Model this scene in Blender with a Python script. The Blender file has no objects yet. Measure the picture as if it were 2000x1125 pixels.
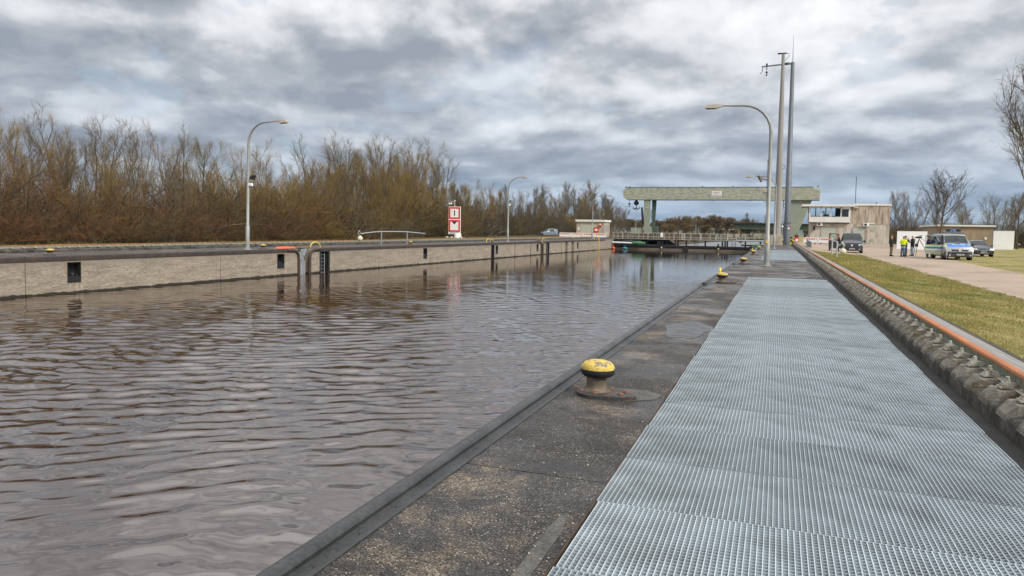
import bpy, bmesh, math, random
import numpy as np
from mathutils import Vector, Matrix
R = math.radians
sc = bpy.context.scene
COL = sc.collection

# ---------------------------------------------------------------- camera
CAM_H = 1.8
cd = bpy.data.cameras.new('Camera'); cam = bpy.data.objects.new('camera', cd); COL.objects.link(cam)
cd.sensor_width = 36.0; cd.lens = 25.2; cd.shift_y = -0.01915
cd.clip_start = 0.05; cd.clip_end = 30000
cam.matrix_world = (Matrix.Translation((0, 0, CAM_H)) @ Matrix.Rotation(R(20.301), 4, 'Z')
                    @ Matrix.Rotation(R(90 - 3.2), 4, 'X') @ Matrix.Rotation(R(1.0), 4, 'Z'))
sc.camera = cam

# ---------------------------------------------------------------- colour management
sc.view_settings.view_transform = 'Standard'; sc.view_settings.look = 'None'
sc.view_settings.gamma = 1.0; sc.view_settings.exposure = 0.35
sc.cycles.max_bounces = 6; sc.cycles.diffuse_bounces = 3; sc.cycles.glossy_bounces = 3
sc.cycles.transmission_bounces = 3; sc.cycles.transparent_max_bounces = 8
sc.cycles.volume_bounces = 0

# ---------------------------------------------------------------- sun
SUN_EL, SUN_AZ = 38.0, 118.0       # azimuth clockwise from +Y
sd = bpy.data.lights.new('Sun', 'SUN'); sun = bpy.data.objects.new('sun', sd); COL.objects.link(sun)
sd.energy = 2.8; sd.angle = R(14); sd.color = (1.0, 0.95, 0.87)
sx = math.sin(R(SUN_AZ)) * math.cos(R(SUN_EL)); sy = math.cos(R(SUN_AZ)) * math.cos(R(SUN_EL)); sz = math.sin(R(SUN_EL))
sun.rotation_euler = Vector((sx, sy, sz)).to_track_quat('Z', 'Y').to_euler()

# ---------------------------------------------------------------- sky
w = bpy.data.worlds.new('World'); sc.world = w; w.use_nodes = True
nt = w.node_tree; nt.nodes.clear(); N = nt.nodes.new; Lk = nt.links.new
def nd(t, **k):
    n = N(t)
    for a, b in k.items(): setattr(n, a, b)
    return n
def mth(op, a, b=None, c=None, clamp=False):
    n = N('ShaderNodeMath'); n.operation = op; n.use_clamp = clamp
    for i, v in enumerate((a, b, c)):
        if v is None: continue
        if isinstance(v, (int, float)): n.inputs[i].default_value = v
        else: Lk(v, n.inputs[i])
    return n.outputs[0]
def ramp(fac, stops, mode='LINEAR'):
    n = N('ShaderNodeValToRGB'); cr = n.color_ramp; cr.interpolation = mode
    while len(cr.elements) < len(stops): cr.elements.new(0.5)
    for e, (p, c) in zip(cr.elements, stops):
        e.position = p; e.color = (c[0], c[1], c[2], 1)
    Lk(fac, n.inputs[0]); return n.outputs[0]
out = N('ShaderNodeOutputWorld')
sky = N('ShaderNodeTexSky'); sky.sky_type = 'NISHITA'; sky.sun_disc = False
sky.sun_elevation = R(SUN_EL); sky.sun_rotation = R(SUN_AZ)
bsky = N('ShaderNodeBackground'); bsky.inputs[1].default_value = 0.1; Lk(sky.outputs[0], bsky.inputs[0])
tc = N('ShaderNodeTexCoord'); sep = N('ShaderNodeSeparateXYZ'); Lk(tc.outputs['Generated'], sep.inputs[0])
dz = mth('MAXIMUM', sep.outputs[2], 0.0)
zz = mth('MULTIPLY', mth('LOGARITHM', mth('ADD', dz, 0.10), math.e), 1.55)
cmb = N('ShaderNodeCombineXYZ'); Lk(mth('MULTIPLY', sep.outputs[0], 2.6), cmb.inputs[0]); Lk(mth('MULTIPLY', sep.outputs[1], 2.6), cmb.inputs[1]); Lk(zz, cmb.inputs[2])
def noise(vec, scale, detail, rough, dist=0.0, off=(0, 0, 0), dims='3D'):
    m = N('ShaderNodeVectorMath'); m.operation = 'ADD'; Lk(vec, m.inputs[0]); m.inputs[1].default_value = off
    n = N('ShaderNodeTexNoise'); n.inputs['Scale'].default_value = scale; n.inputs['Detail'].default_value = detail
    n.inputs['Roughness'].default_value = rough; n.inputs['Distortion'].default_value = dist
    Lk(m.outputs[0], n.inputs['Vector']); return n.outputs['Fac']
O1 = (5.1, 2.7, 0.4)
n1 = noise(cmb.outputs[0], 1.9, 9, 0.52, 0.12, O1)
n1b = noise(cmb.outputs[0], 1.9, 9, 0.52, 0.12, (O1[0] + .02, O1[1], O1[2] + .11))   # the same field a little higher: lights the tops, darkens the bases
n2 = noise(cmb.outputs[0], 0.55, 2, 0.5, 0.2, (10.3, 5.6, 5.0))
n3 = noise(cmb.outputs[0], 5.0, 6, 0.55, 0.5, (1.0, 4.0, 9.0))
edge = mth('MULTIPLY', mth('SUBTRACT', n1b, n1), 1.5)
thick = mth('ADD', mth('ADD', mth('MULTIPLY', n1, 0.55), mth('MULTIPLY', n2, 0.85)), mth('MULTIPLY', n3, 0.30))
val = mth('ADD', thick, edge)
bias = ramp(dz, [(0.0, (0.0,) * 3), (0.05, (0.0,) * 3), (0.12, (0.05,) * 3), (0.20, (0.02,) * 3), (0.30, (0.0,) * 3), (0.7, (0.0,) * 3)])
ccol = ramp(mth('ADD', mth('SUBTRACT', val, 0.36), bias), [(0.27, (0.72, 0.72, 0.73)), (0.41, (0.60, 0.605, 0.62)), (0.50, (0.49, 0.50, 0.52)),
                     (0.59, (0.355, 0.37, 0.40)), (0.73, (0.24, 0.262, 0.30))])
lowc = ramp(dz, [(0.0, (0.70, 0.80, 0.93)), (0.045, (0.74, 0.83, 0.95)), (0.10, (0.87, 0.91, 0.965)), (0.20, (0.97, 0.98, 0.995)), (0.34, (1.06, 1.05, 1.05)), (0.5, (1.6, 1.57, 1.55)), (0.75, (1.75, 1.71, 1.68))])
mx = N('ShaderNodeMix'); mx.data_type = 'RGBA'; mx.blend_type = 'MULTIPLY'; mx.inputs[0].default_value = 1
Lk(ccol, mx.inputs[6]); Lk(lowc, mx.inputs[7])
bcl = N('ShaderNodeBackground'); bcl.inputs[1].default_value = 1.10; Lk(mx.outputs[2], bcl.inputs[0])
cover = ramp(mth('ADD', mth('MULTIPLY', n1, 0.8), mth('MULTIPLY', n3, 0.2)), [(0.33, (0, 0, 0)), (0.43, (1, 1, 1))])
cov2 = mth('MAXIMUM', mth('MULTIPLY', cover, 1.0), 0.80)
ms = N('ShaderNodeMixShader'); Lk(cov2, ms.inputs[0]); Lk(bsky.outputs[0], ms.inputs[1]); Lk(bcl.outputs[0], ms.inputs[2])
Lk(ms.outputs[0], out.inputs[0])

# ---------------------------------------------------------------- materials
def pm(name, base, rough=0.6, metal=0.0, var=0.2, scale=2.0, detail=6, bump=0.0, bscale=20.0, c2=None, stain=None, sscale=1.0, samt=(0.5, 0.65), stretch=(1, 1, 1), rvar=0.0, grain=None, ior=None, rand=0.0, coat=0.0, bdist=0.01):
    """a surface of one base colour broken up by noise, with optional stains of a second colour and relief"""
    m = bpy.data.materials.new(name); m.use_nodes = True; t = m.node_tree; n = t.nodes; l = t.links
    b = n['Principled BSDF']; b.inputs['Roughness'].default_value = rough; b.inputs['Metallic'].default_value = metal
    if ior: b.inputs['IOR'].default_value = ior
    if coat: b.inputs['Coat Weight'].default_value = coat; b.inputs['Coat Roughness'].default_value = 0.05
    tcn = n.new('ShaderNodeTexCoord'); mp = n.new('ShaderNodeMapping'); mp.inputs['Scale'].default_value = stretch
    l.new(tcn.outputs['Object'], mp.inputs[0])
    def nz(s, d=detail, r=0.6):
        q = n.new('ShaderNodeTexNoise'); q.inputs['Scale'].default_value = s; q.inputs['Detail'].default_value = d; q.inputs['Roughness'].default_value = r
        l.new(mp.outputs[0], q.inputs['Vector']); return q.outputs['Fac']
    def rp(f, a, ca, b_, cb):
        q = n.new('ShaderNodeValToRGB'); q.color_ramp.elements[0].position = a; q.color_ramp.elements[0].color = (*ca, 1)
        q.color_ramp.elements[1].position = b_; q.color_ramp.elements[1].color = (*cb, 1); l.new(f, q.inputs[0]); return q.outputs[0]
    if c2 is None: c2 = tuple(min(1, c * (1 + var)) for c in base); c1 = tuple(c * (1 - var) for c in base)
    else: c1 = base
    col = rp(nz(scale), 0.32, c1, 0.68, c2)
    if stain:
        mxn = n.new('ShaderNodeMix'); mxn.data_type = 'RGBA'
        l.new(rp(nz(sscale, 8, 0.65), samt[0], (0, 0, 0), samt[1], (1, 1, 1)), mxn.inputs[0]); l.new(col, mxn.inputs[6])
        mxn.inputs[7].default_value = (*stain, 1); col = mxn.outputs[2]
    if grain:
        gs, ga = grain; mg = n.new('ShaderNodeMix'); mg.data_type = 'RGBA'; mg.blend_type = 'MULTIPLY'; mg.inputs[0].default_value = 1
        qg = n.new('ShaderNodeTexNoise'); qg.inputs['Scale'].default_value = gs; qg.inputs['Detail'].default_value = 5; qg.inputs['Roughness'].default_value = 0.75
        l.new(mp.outputs[0], qg.inputs['Vector'])
        l.new(col, mg.inputs[6]); l.new(rp(qg.outputs['Fac'], 0.36, (1 - ga,) * 3, 0.64, (1 + ga,) * 3), mg.inputs[7]); col = mg.outputs[2]
    if rand:
        oi = n.new('ShaderNodeObjectInfo'); hsv = n.new('ShaderNodeHueSaturation'); mr = n.new('ShaderNodeMapRange')
        mr.inputs[3].default_value = 1 - rand; mr.inputs[4].default_value = 1 + rand; l.new(oi.outputs['Random'], mr.inputs[0])
        l.new(mr.outputs[0], hsv.inputs['Value']); l.new(col, hsv.inputs['Color']); col = hsv.outputs[0]
    l.new(col, b.inputs['Base Color'])
    if rvar:
        mr = n.new('ShaderNodeMapRange'); mr.inputs[1].default_value = 0.35; mr.inputs[2].default_value = 0.65
        mr.inputs[3].default_value = max(0.02, rough - rvar); mr.inputs[4].default_value = min(1, rough + rvar)
        l.new(nz(scale * 0.7), mr.inputs[0]); l.new(mr.outputs[0], b.inputs['Roughness'])
    if bump:
        bn = n.new('ShaderNodeBump'); bn.inputs['Strength'].default_value = bump; bn.inputs['Distance'].default_value = bdist
        l.new(nz(bscale, 4), bn.inputs['Height']); l.new(bn.outputs[0], b.inputs['Normal'])
    return m

# ---------------------------------------------------------------- mesh helpers
class M:
    """collects vertices and faces, links them as ONE mesh object"""
    def __init__(s): s.v = []; s.f = []; s.m = []
    def add(s, vs, fs, m=0):
        o = len(s.v); s.v += [tuple(p) for p in vs]
        s.f += [tuple(i + o for i in f) for f in fs]; s.m += [m] * len(fs); return s
    def box(s, x0, x1, y0, y1, z0, z1, m=0):
        return s.add([(x0, y0, z0), (x1, y0, z0), (x1, y1, z0), (x0, y1, z0), (x0, y0, z1), (x1, y0, z1), (x1, y1, z1), (x0, y1, z1)],
                     [(3, 2, 1, 0), (4, 5, 6, 7), (0, 1, 5, 4), (1, 2, 6, 5), (2, 3, 7, 6), (3, 0, 4, 7)], m)
    def cbox(s, c, d, m=0): return s.box(c[0] - d[0] / 2, c[0] + d[0] / 2, c[1] - d[1] / 2, c[1] + d[1] / 2, c[2] - d[2] / 2, c[2] + d[2] / 2, m)
    def bevbox(s, c, d, b, m=0):
        # box with chamfered edges
        hx, hy, hz = d[0] / 2, d[1] / 2, d[2] / 2; vs = []; 
        bm = bmesh.new(); bmesh.ops.create_cube(bm, size=1, matrix=Matrix.Translation(c) @ Matrix.Diagonal((d[0], d[1], d[2], 1)))
        bmesh.ops.bevel(bm, geom=bm.edges[:] , offset=b, segments=2, affect='EDGES', profile=0.5)
        s.bm(bm, m); return s
    def bm(s, bm, m=0):
        bm.verts.index_update(); s.add([v.co[:] for v in bm.verts], [tuple(v.index for v in f.verts) for f in bm.faces], m); bm.free()
    def prism(s, poly, a, b, axis='y', m=0):
        # poly: 2-D outline; extruded along axis from a to b
        n = len(poly)
        def p(q, h): return {'y': (q[0], h, q[1]), 'x': (h, q[0], q[1]), 'z': (q[0], q[1], h)}[axis]
        vs = [p(q, a) for q in poly] + [p(q, b) for q in poly]
        fs = [tuple(range(n))[::-1], tuple(range(n, 2 * n))] + [(i, (i + 1) % n, (i + 1) % n + n, i + n) for i in range(n)]
        return s.add(vs, fs, m)
    def tube(s, pts, r, n=8, m=0, cap=True):
        pts = [Vector(p) for p in pts]; k = len(pts)
        rs = r if isinstance(r, (list, tuple)) else [r] * k
        vs = []; fs = []; up = None
        for i, p in enumerate(pts):
            d = (pts[min(i + 1, k - 1)] - pts[max(i - 1, 0)]).normalized()
            if up is None: up = d.orthogonal().normalized()
            up = (up - d * up.dot(d)).normalized(); side = d.cross(up)
            for j in range(n):
                a = 2 * math.pi * j / n; vs.append(p + (up * math.cos(a) + side * math.sin(a)) * rs[i])
        for i in range(k - 1):
            for j in range(n):
                a = i * n + j; b = i * n + (j + 1) % n; fs.append((a, b, b + n, a + n))
        if cap: fs.append(tuple(range(n))[::-1]); fs.append(tuple(range((k - 1) * n, k * n)))
        return s.add(vs, fs, m)
    def lathe(s, prof, c=(0, 0, 0), n=20, m=0, sq=(1, 1)):
        vs = []; fs = []; k = len(prof)
        for r, z in prof:
            for j in range(n):
                a = 2 * math.pi * j / n; vs.append((c[0] + r * math.cos(a) * sq[0], c[1] + r * math.sin(a) * sq[1], c[2] + z))
        for i in range(k - 1):
            for j in range(n):
                a = i * n + j; b = i * n + (j + 1) % n; fs.append((a, b, b + n, a + n))
        fs.append(tuple(range(n))[::-1]); fs.append(tuple(range((k - 1) * n, k * n)))
        return s.add(vs, fs, m)
    def sphere(s, c, r, m=0, n=12):
        bm = bmesh.new(); rr = r if isinstance(r, (list, tuple)) else (r, r, r)
        bmesh.ops.create_uvsphere(bm, u_segments=n, v_segments=max(6, n // 2 + 2), radius=1, matrix=Matrix.Translation(c) @ Matrix.Diagonal((*rr, 1)))
        s.bm(bm, m); return s
    def hull(s, pts, m=0):
        bm = bmesh.new(); [bm.verts.new(p) for p in pts]; r = bmesh.ops.convex_hull(bm, input=bm.verts[:])
        bmesh.ops.delete(bm, geom=[e for e in r['geom_interior'] if isinstance(e, bmesh.types.BMVert)], context='VERTS')
        s.bm(bm, m); return s
    def build(s, name, mats, parent=None, smooth=False, loc=None, rz=0.0, bevel=0.0):
        me = bpy.data.meshes.new(name); me.from_pydata(s.v, [], s.f)
        if not isinstance(mats, (list, tuple)): mats = [mats]
        for q in mats: me.materials.append(q)
        if len(mats) > 1: me.polygons.foreach_set('material_index', s.m)
        me.update()
        if smooth: me.polygons.foreach_set('use_smooth', [True] * len(me.polygons)); me.set_sharp_from_angle(angle=R(smooth if smooth is not True else 40))
        o = bpy.data.objects.new(name, me); COL.objects.link(o)
        if parent is not None: o.parent = parent
        if loc is not None: o.location = loc
        if rz: o.rotation_euler[2] = rz
        if bevel:
            bv = o.modifiers.new('bevel', 'BEVEL'); bv.width = bevel; bv.segments = 2; bv.limit_method = 'ANGLE'
        return o
def tag(o, label, cat, group=None):
    o['label'] = label; o['category'] = cat
    if group: o['group'] = group
    return o
def thing(name, label, cat, loc=(0, 0, 0), rz=0.0, group=None):
    o = bpy.data.objects.new(name, None); COL.objects.link(o); o.empty_display_size = 0.1
    o.location = loc; o.rotation_euler[2] = rz; return tag(o, label, cat, group)
def struct(o, kind='structure'):
    o['kind'] = kind; return o
def dup(root, loc, rz=0.0, label=None, group=None, scale=None):
    def cp(o, par):
        c = o.copy(); COL.objects.link(c); c.parent = par
        for ch in KIDS.get(o.name, []): cp(ch, c)
        return c
    r = cp(root, None); r.location = loc; r.rotation_euler[2] = rz
    if scale: r.scale = scale if isinstance(scale, tuple) else (scale,) * 3
    if label: r['label'] = label
    if group: r['group'] = group
    return r
KIDS = {}
def index_kids(root):
    # remember a prototype's parts (and theirs) so copies need no scene search
    for o in COL.objects:
        if o.parent is not None:
            KIDS.setdefault(o.parent.name, [])
            if o not in KIDS[o.parent.name]: KIDS[o.parent.name].append(o)
def text_mesh(body, size, mat, parent, loc, rot, name='lettering', extrude=0.004, label=None):
    cu = bpy.data.curves.new(name, 'FONT'); cu.body = body; cu.size = size; cu.extrude = extrude; cu.align_x = 'CENTER'; cu.align_y = 'CENTER'
    tmp = bpy.data.objects.new('tmp', cu); COL.objects.link(tmp)
    dg = bpy.context.evaluated_depsgraph_get(); me = bpy.data.meshes.new_from_object(tmp.evaluated_get(dg))
    bpy.data.objects.remove(tmp); me.materials.clear(); me.materials.append(mat)
    o = bpy.data.objects.new(name, me); COL.objects.link(o); o.parent = parent; o.location = loc; o.rotation_euler = rot
    return o

# left lock side: wall face runs along this slightly turned line
RZL = -math.atan(0.0259); WX0 = -34.8
def LP(off, y, z=0.0):
    return (WX0 + off * math.cos(RZL) - y * math.sin(RZL), off * math.sin(RZL) + y * math.cos(RZL), z)
WATER = -1.95
rnd = random.Random(7)
# ================================================================ the setting
# ---- materials of the setting
def apron_mat():
    m = bpy.data.materials.new('exposed aggregate'); m.use_nodes = True; t = m.node_tree; n = t.nodes; l = t.links; b = n['Principled BSDF']
    tcn = n.new('ShaderNodeTexCoord'); O = tcn.outputs['Object']
    def nz(s, d=6, r=0.6, st=(1, 1, 1)):
        mp = n.new('ShaderNodeMapping'); mp.inputs['Scale'].default_value = st; l.new(O, mp.inputs[0])
        q = n.new('ShaderNodeTexNoise'); q.inputs['Scale'].default_value = s; q.inputs['Detail'].default_value = d; q.inputs['Roughness'].default_value = r
        l.new(mp.outputs[0], q.inputs['Vector']); return q.outputs['Fac']
    def rp(f, st):
        q = n.new('ShaderNodeValToRGB'); cr = q.color_ramp
        while len(cr.elements) < len(st): cr.elements.new(0.5)
        for e, (p, c) in zip(cr.elements, st): e.position = p; e.color = (*c, 1)
        l.new(f, q.inputs[0]); return q.outputs[0]
    def mix(f, a, c, ty='MIX'):
        q = n.new('ShaderNodeMix'); q.data_type = 'RGBA'; q.blend_type = ty
        for i, s in ((0, f), (6, a), (7, c)):
            if isinstance(s, (int, float)): q.inputs[i].default_value = s
            elif isinstance(s, tuple): q.inputs[i].default_value = (*s, 1)
            else: l.new(s, q.inputs[i])
        return q.outputs[2]
    base = rp(nz(0.8, 7, 0.72), [(0.40, (0.016, 0.0155, 0.015)), (0.53, (0.030, 0.028, 0.026)), (0.57, (0.065, 0.055, 0.042)), (0.65, (0.125, 0.102, 0.074)), (0.77, (0.20, 0.17, 0.135))])
    base = mix(1.0, base, rp(nz(17, 4, 0.75), [(0.36, (0.40, 0.40, 0.40)), (0.64, (1.75, 1.7, 1.65))]), 'MULTIPLY')
    grit = rp(nz(70, 3, 0.7), [(0.42, (0.20, 0.20, 0.20)), (0.58, (2.1, 2.0, 1.9))])
    col = mix(1.0, base, grit, 'MULTIPLY')
    vo = n.new('ShaderNodeTexVoronoi'); vo.inputs['Scale'].default_value = 75; l.new(O, vo.inputs['Vector'])
    peb = rp(vo.outputs['Distance'], [(0.34, (1, 1, 1)), (0.44, (0, 0, 0))])
    sepc = n.new('ShaderNodeSeparateColor'); l.new(vo.outputs['Color'], sepc.inputs[0])
    sel = rp(sepc.outputs[0], [(0.40, (0, 0, 0)), (0.50, (1, 1, 1))])
    pm_ = mix(1.0, peb, sel, 'MULTIPLY')
    pcol = rp(sepc.outputs[1], [(0.0, (0.075, 0.064, 0.052)), (0.55, (0.15, 0.13, 0.105)), (0.85, (0.28, 0.25, 0.21)), (1.0, (0.60, 0.57, 0.51))])
    amt = mix(1.0, pm_, rp(nz(1.6, 4), [(0.40, (0.25, 0.25, 0.25)), (0.6, (1, 1, 1))]), 'MULTIPLY')
    col = mix(amt, col, pcol)
    rust = rp(nz(0.5, 5, 0.6), [(0.60, (0, 0, 0)), (0.72, (1, 1, 1))])
    l.new(col, b.inputs['Base Color'])
    wet = n.new('ShaderNodeValToRGB'); wet.color_ramp.elements[0].position = 0.46; wet.color_ramp.elements[0].color = (0.75, 0.75, 0.75, 1)
    wet.color_ramp.elements[1].position = 0.58; wet.color_ramp.elements[1].color = (0.20, 0.20, 0.20, 1)
    l.new(nz(0.55, 5, 0.6), wet.inputs[0]); l.new(wet.outputs[0], b.inputs['Roughness'])
    bn = n.new('ShaderNodeBump'); bn.inputs['Strength'].default_value = 0.55; bn.inputs['Distance'].default_value = 0.006
    hh = mix(0.5, grit, peb); l.new(hh, bn.inputs['Height']); l.new(bn.outputs[0], b.inputs['Normal'])
    return m
m_apron = apron_mat()
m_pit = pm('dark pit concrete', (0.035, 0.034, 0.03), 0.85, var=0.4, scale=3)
m_steelcop = pm('coping steel', (0.052, 0.055, 0.056), 0.42, 0.35, var=0.25, scale=3, stain=(0.10, 0.055, 0.038), sscale=6, samt=(0.60, 0.70), grain=(30, .25), rvar=0.12, bump=0.25, bscale=40)
m_browncop = pm('old brown coping steel', (0.045, 0.034, 0.029), 0.6, 0.15, var=0.3, scale=3, stain=(0.075, 0.045, 0.03), sscale=2)
m_grass = pm('winter turf', (0.20, 0.175, 0.04), 0.95, grain=(9, .35), var=0.3, scale=0.7, c2=(0.38, 0.30, 0.12), stain=(0.075, 0.10, 0.018), sscale=0.35, samt=(0.5, 0.62), bump=1.0, bscale=35, bdist=0.03)
m_dirt = pm('bare verge', (0.05, 0.043, 0.032), 0.95, var=0.35, scale=5, bump=0.6, bscale=40)
m_road = pm('gravel road', (0.36, 0.275, 0.205), 0.9, grain=(6, .12), var=0.13, scale=0.6, stain=(0.22, 0.18, 0.14), sscale=0.3, bump=0.4, bscale=80, bdist=0.004)
m_wood = pm('forest floor', (0.05, 0.038, 0.018), 0.95, var=0.4, scale=0.8, bump=1.0, bscale=6, bdist=0.1)
m_far = pm('distant fields', (0.13, 0.115, 0.05), 0.95, var=0.3, scale=0.02)
m_galv = pm('galvanised steel', (0.48, 0.535, 0.565), 0.50, 0.30, var=0.14, scale=3, stain=(0.33, 0.36, 0.37), sscale=1.2, samt=(0.5, 0.7), rand=0.13)
m_galvr = pm('darker zinc rods', (0.35, 0.41, 0.445), 0.6, 0.25, var=0.15, scale=3, stain=(0.20, 0.22, 0.23), sscale=1.2, samt=(0.45, 0.7), rand=0.13)  # cross rods toned darker than the long bars
def wall_mat():
    m = pm('board marked concrete', (0.27, 0.23, 0.18), 0.9, var=0.16, scale=1.6, stretch=(1, 0.45, 3.0), stain=(0.19, 0.155, 0.12), sscale=1.3, samt=(0.48, 0.66), bump=0.7, bscale=9, bdist=0.02, rand=0.05, grain=(9, 0.42))
    # algae and wet line just above the water, a fixed band of growth
    t = m.node_tree; n = t.nodes; l = t.links; b = n['Principled BSDF']
    src = b.inputs['Base Color'].links[0].from_socket
    g = n.new('ShaderNodeNewGeometry'); sp = n.new('ShaderNodeSeparateXYZ'); l.new(g.outputs['Position'], sp.inputs[0])
    nz = n.new('ShaderNodeTexNoise'); nz.inputs['Scale'].default_value = 1.8; nz.inputs['Detail'].default_value = 6; l.new(g.outputs['Position'], nz.inputs['Vector'])
    a = n.new('ShaderNodeMath'); a.operation = 'MULTIPLY_ADD'; l.new(nz.outputs['Fac'], a.inputs[0]); a.inputs[1].default_value = -0.22; l.new(sp.outputs[2], a.inputs[2])
    r = n.new('ShaderNodeMapRange'); r.inputs[1].default_value = WATER + 0.03 ; r.inputs[2].default_value = WATER - 0.02; l.new(a.outputs[0], r.inputs[0])
    mx = n.new('ShaderNodeMix'); mx.data_type = 'RGBA'; l.new(r.outputs[0], mx.inputs[0]); l.new(src, mx.inputs[6]); mx.inputs[7].default_value = (0.022, 0.020, 0.013, 1)
    # rubbed darker aggregate near the top edge
    r2 = n.new('ShaderNodeMapRange'); r2.inputs[1].default_value = -0.75; r2.inputs[2].default_value = -0.35; r2.inputs[4].default_value = 0.42
    a2 = n.new('ShaderNodeMath'); a2.operation = 'MULTIPLY_ADD'; l.new(nz.outputs['Fac'], a2.inputs[0]); a2.inputs[1].default_value = 0.6; l.new(sp.outputs[2], a2.inputs[2])
    a3 = n.new('ShaderNodeMath'); a3.operation = 'SUBTRACT'; l.new(a2.outputs[0], a3.inputs[0]); a3.inputs[1].default_value = 0.3; l.new(a3.outputs[0], r2.inputs[0])
    mx2 = n.new('ShaderNodeMix'); mx2.data_type = 'RGBA'; l.new(r2.outputs[0], mx2.inputs[0]); l.new(mx.outputs[2], mx2.inputs[6]); mx2.inputs[7].default_value = (0.17, 0.15, 0.125, 1)
    l.new(mx2.outputs[2], b.inputs['Base Color']); return m
m_wall = wall_mat()
m_beam = pm('weathered beam concrete', (0.085, 0.075, 0.062), 0.92, var=0.4, scale=4, stain=(0.028, 0.025, 0.020), sscale=2.2, samt=(0.45, 0.6), bump=0.8, bscale=25, bdist=0.01, grain=(14, 0.5))
m_moss = pm('mossy pads', (0.19, 0.172, 0.14), 0.95, var=0.3, scale=6, stain=(0.085, 0.058, 0.018), sscale=3.5, samt=(0.52, 0.62), bump=.6, bscale=40, bdist=0.01, grain=(30, 0.4))
m_rail_g = pm('rail flank', (0.23, 0.25, 0.19), 0.7, 0.1, var=0.3, scale=6, stretch=(1, 4, 0.6), stain=(0.13, 0.07, 0.03), sscale=3, samt=(0.55, 0.7))
m_rust = pm('rusty rail head', (0.44, 0.155, 0.045), 0.6, 0.25, var=0.35, scale=4, stretch=(1, 0.15, 1), stain=(0.20, 0.10, 0.06), sscale=3, samt=(0.52, 0.66))
m_cover = pm('grey cover strip', (0.25, 0.24, 0.225), 0.75, 0.1, var=0.25, scale=10, stretch=(6, 0.1, 1))
m_clamp = pm('galvanised rail clamp', (0.38, 0.37, 0.31), 0.6, 0.2, var=0.25, scale=9, stain=(0.17, 0.13, 0.09), sscale=14, samt=(0.5, 0.62))
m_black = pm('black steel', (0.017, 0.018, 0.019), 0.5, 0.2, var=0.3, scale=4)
m_bronzed = pm('brown steel', (0.055, 0.035, 0.025), 0.55, 0.2, var=0.3, scale=3)

def water_mat(name, base, bumps):
    m = bpy.data.materials.new(name); m.use_nodes = True; t = m.node_tree; n = t.nodes; l = t.links; b = n['Principled BSDF']
    b.inputs['Base Color'].default_value = (*base, 1); b.inputs['Roughness'].default_value = 0.03; b.inputs['IOR'].default_value = WIOR
    tcn = n.new('ShaderNodeNewGeometry'); prev = None
    for sc_, st, dist, rz_ in bumps:
        mp = n.new('ShaderNodeMapping'); mp.inputs['Scale'].default_value = st; mp.inputs['Rotation'].default_value = (0, 0, rz_); l.new(tcn.outputs['Position'], mp.inputs[0])
        q = n.new('ShaderNodeTexNoise'); q.inputs['Scale'].default_value = sc_; q.inputs['Detail'].default_value = 3; l.new(mp.outputs[0], q.inputs['Vector'])
        bn = n.new('ShaderNodeBump'); bn.inputs['Strength'].default_value = 1; bn.inputs['Distance'].default_value = dist; l.new(q.outputs['Fac'], bn.inputs['Height'])
        if prev: l.new(prev, bn.inputs['Normal'])
        prev = bn.outputs[0]
    l.new(prev, b.inputs['Normal']); return m
WIOR = 2.25
m_water = water_mat('brown lock water', (0.034, 0.017, 0.008), [(1.3, (0.40, 1.9, 1), 0.006, R(-18))])
m_pool = water_mat('river water', (0.10, 0.11, 0.11), [(0.6, (1, 2, 1), 0.05, 0)]); m_pool.node_tree.nodes['Principled BSDF'].inputs['Roughness'].default_value = 0.4

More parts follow.
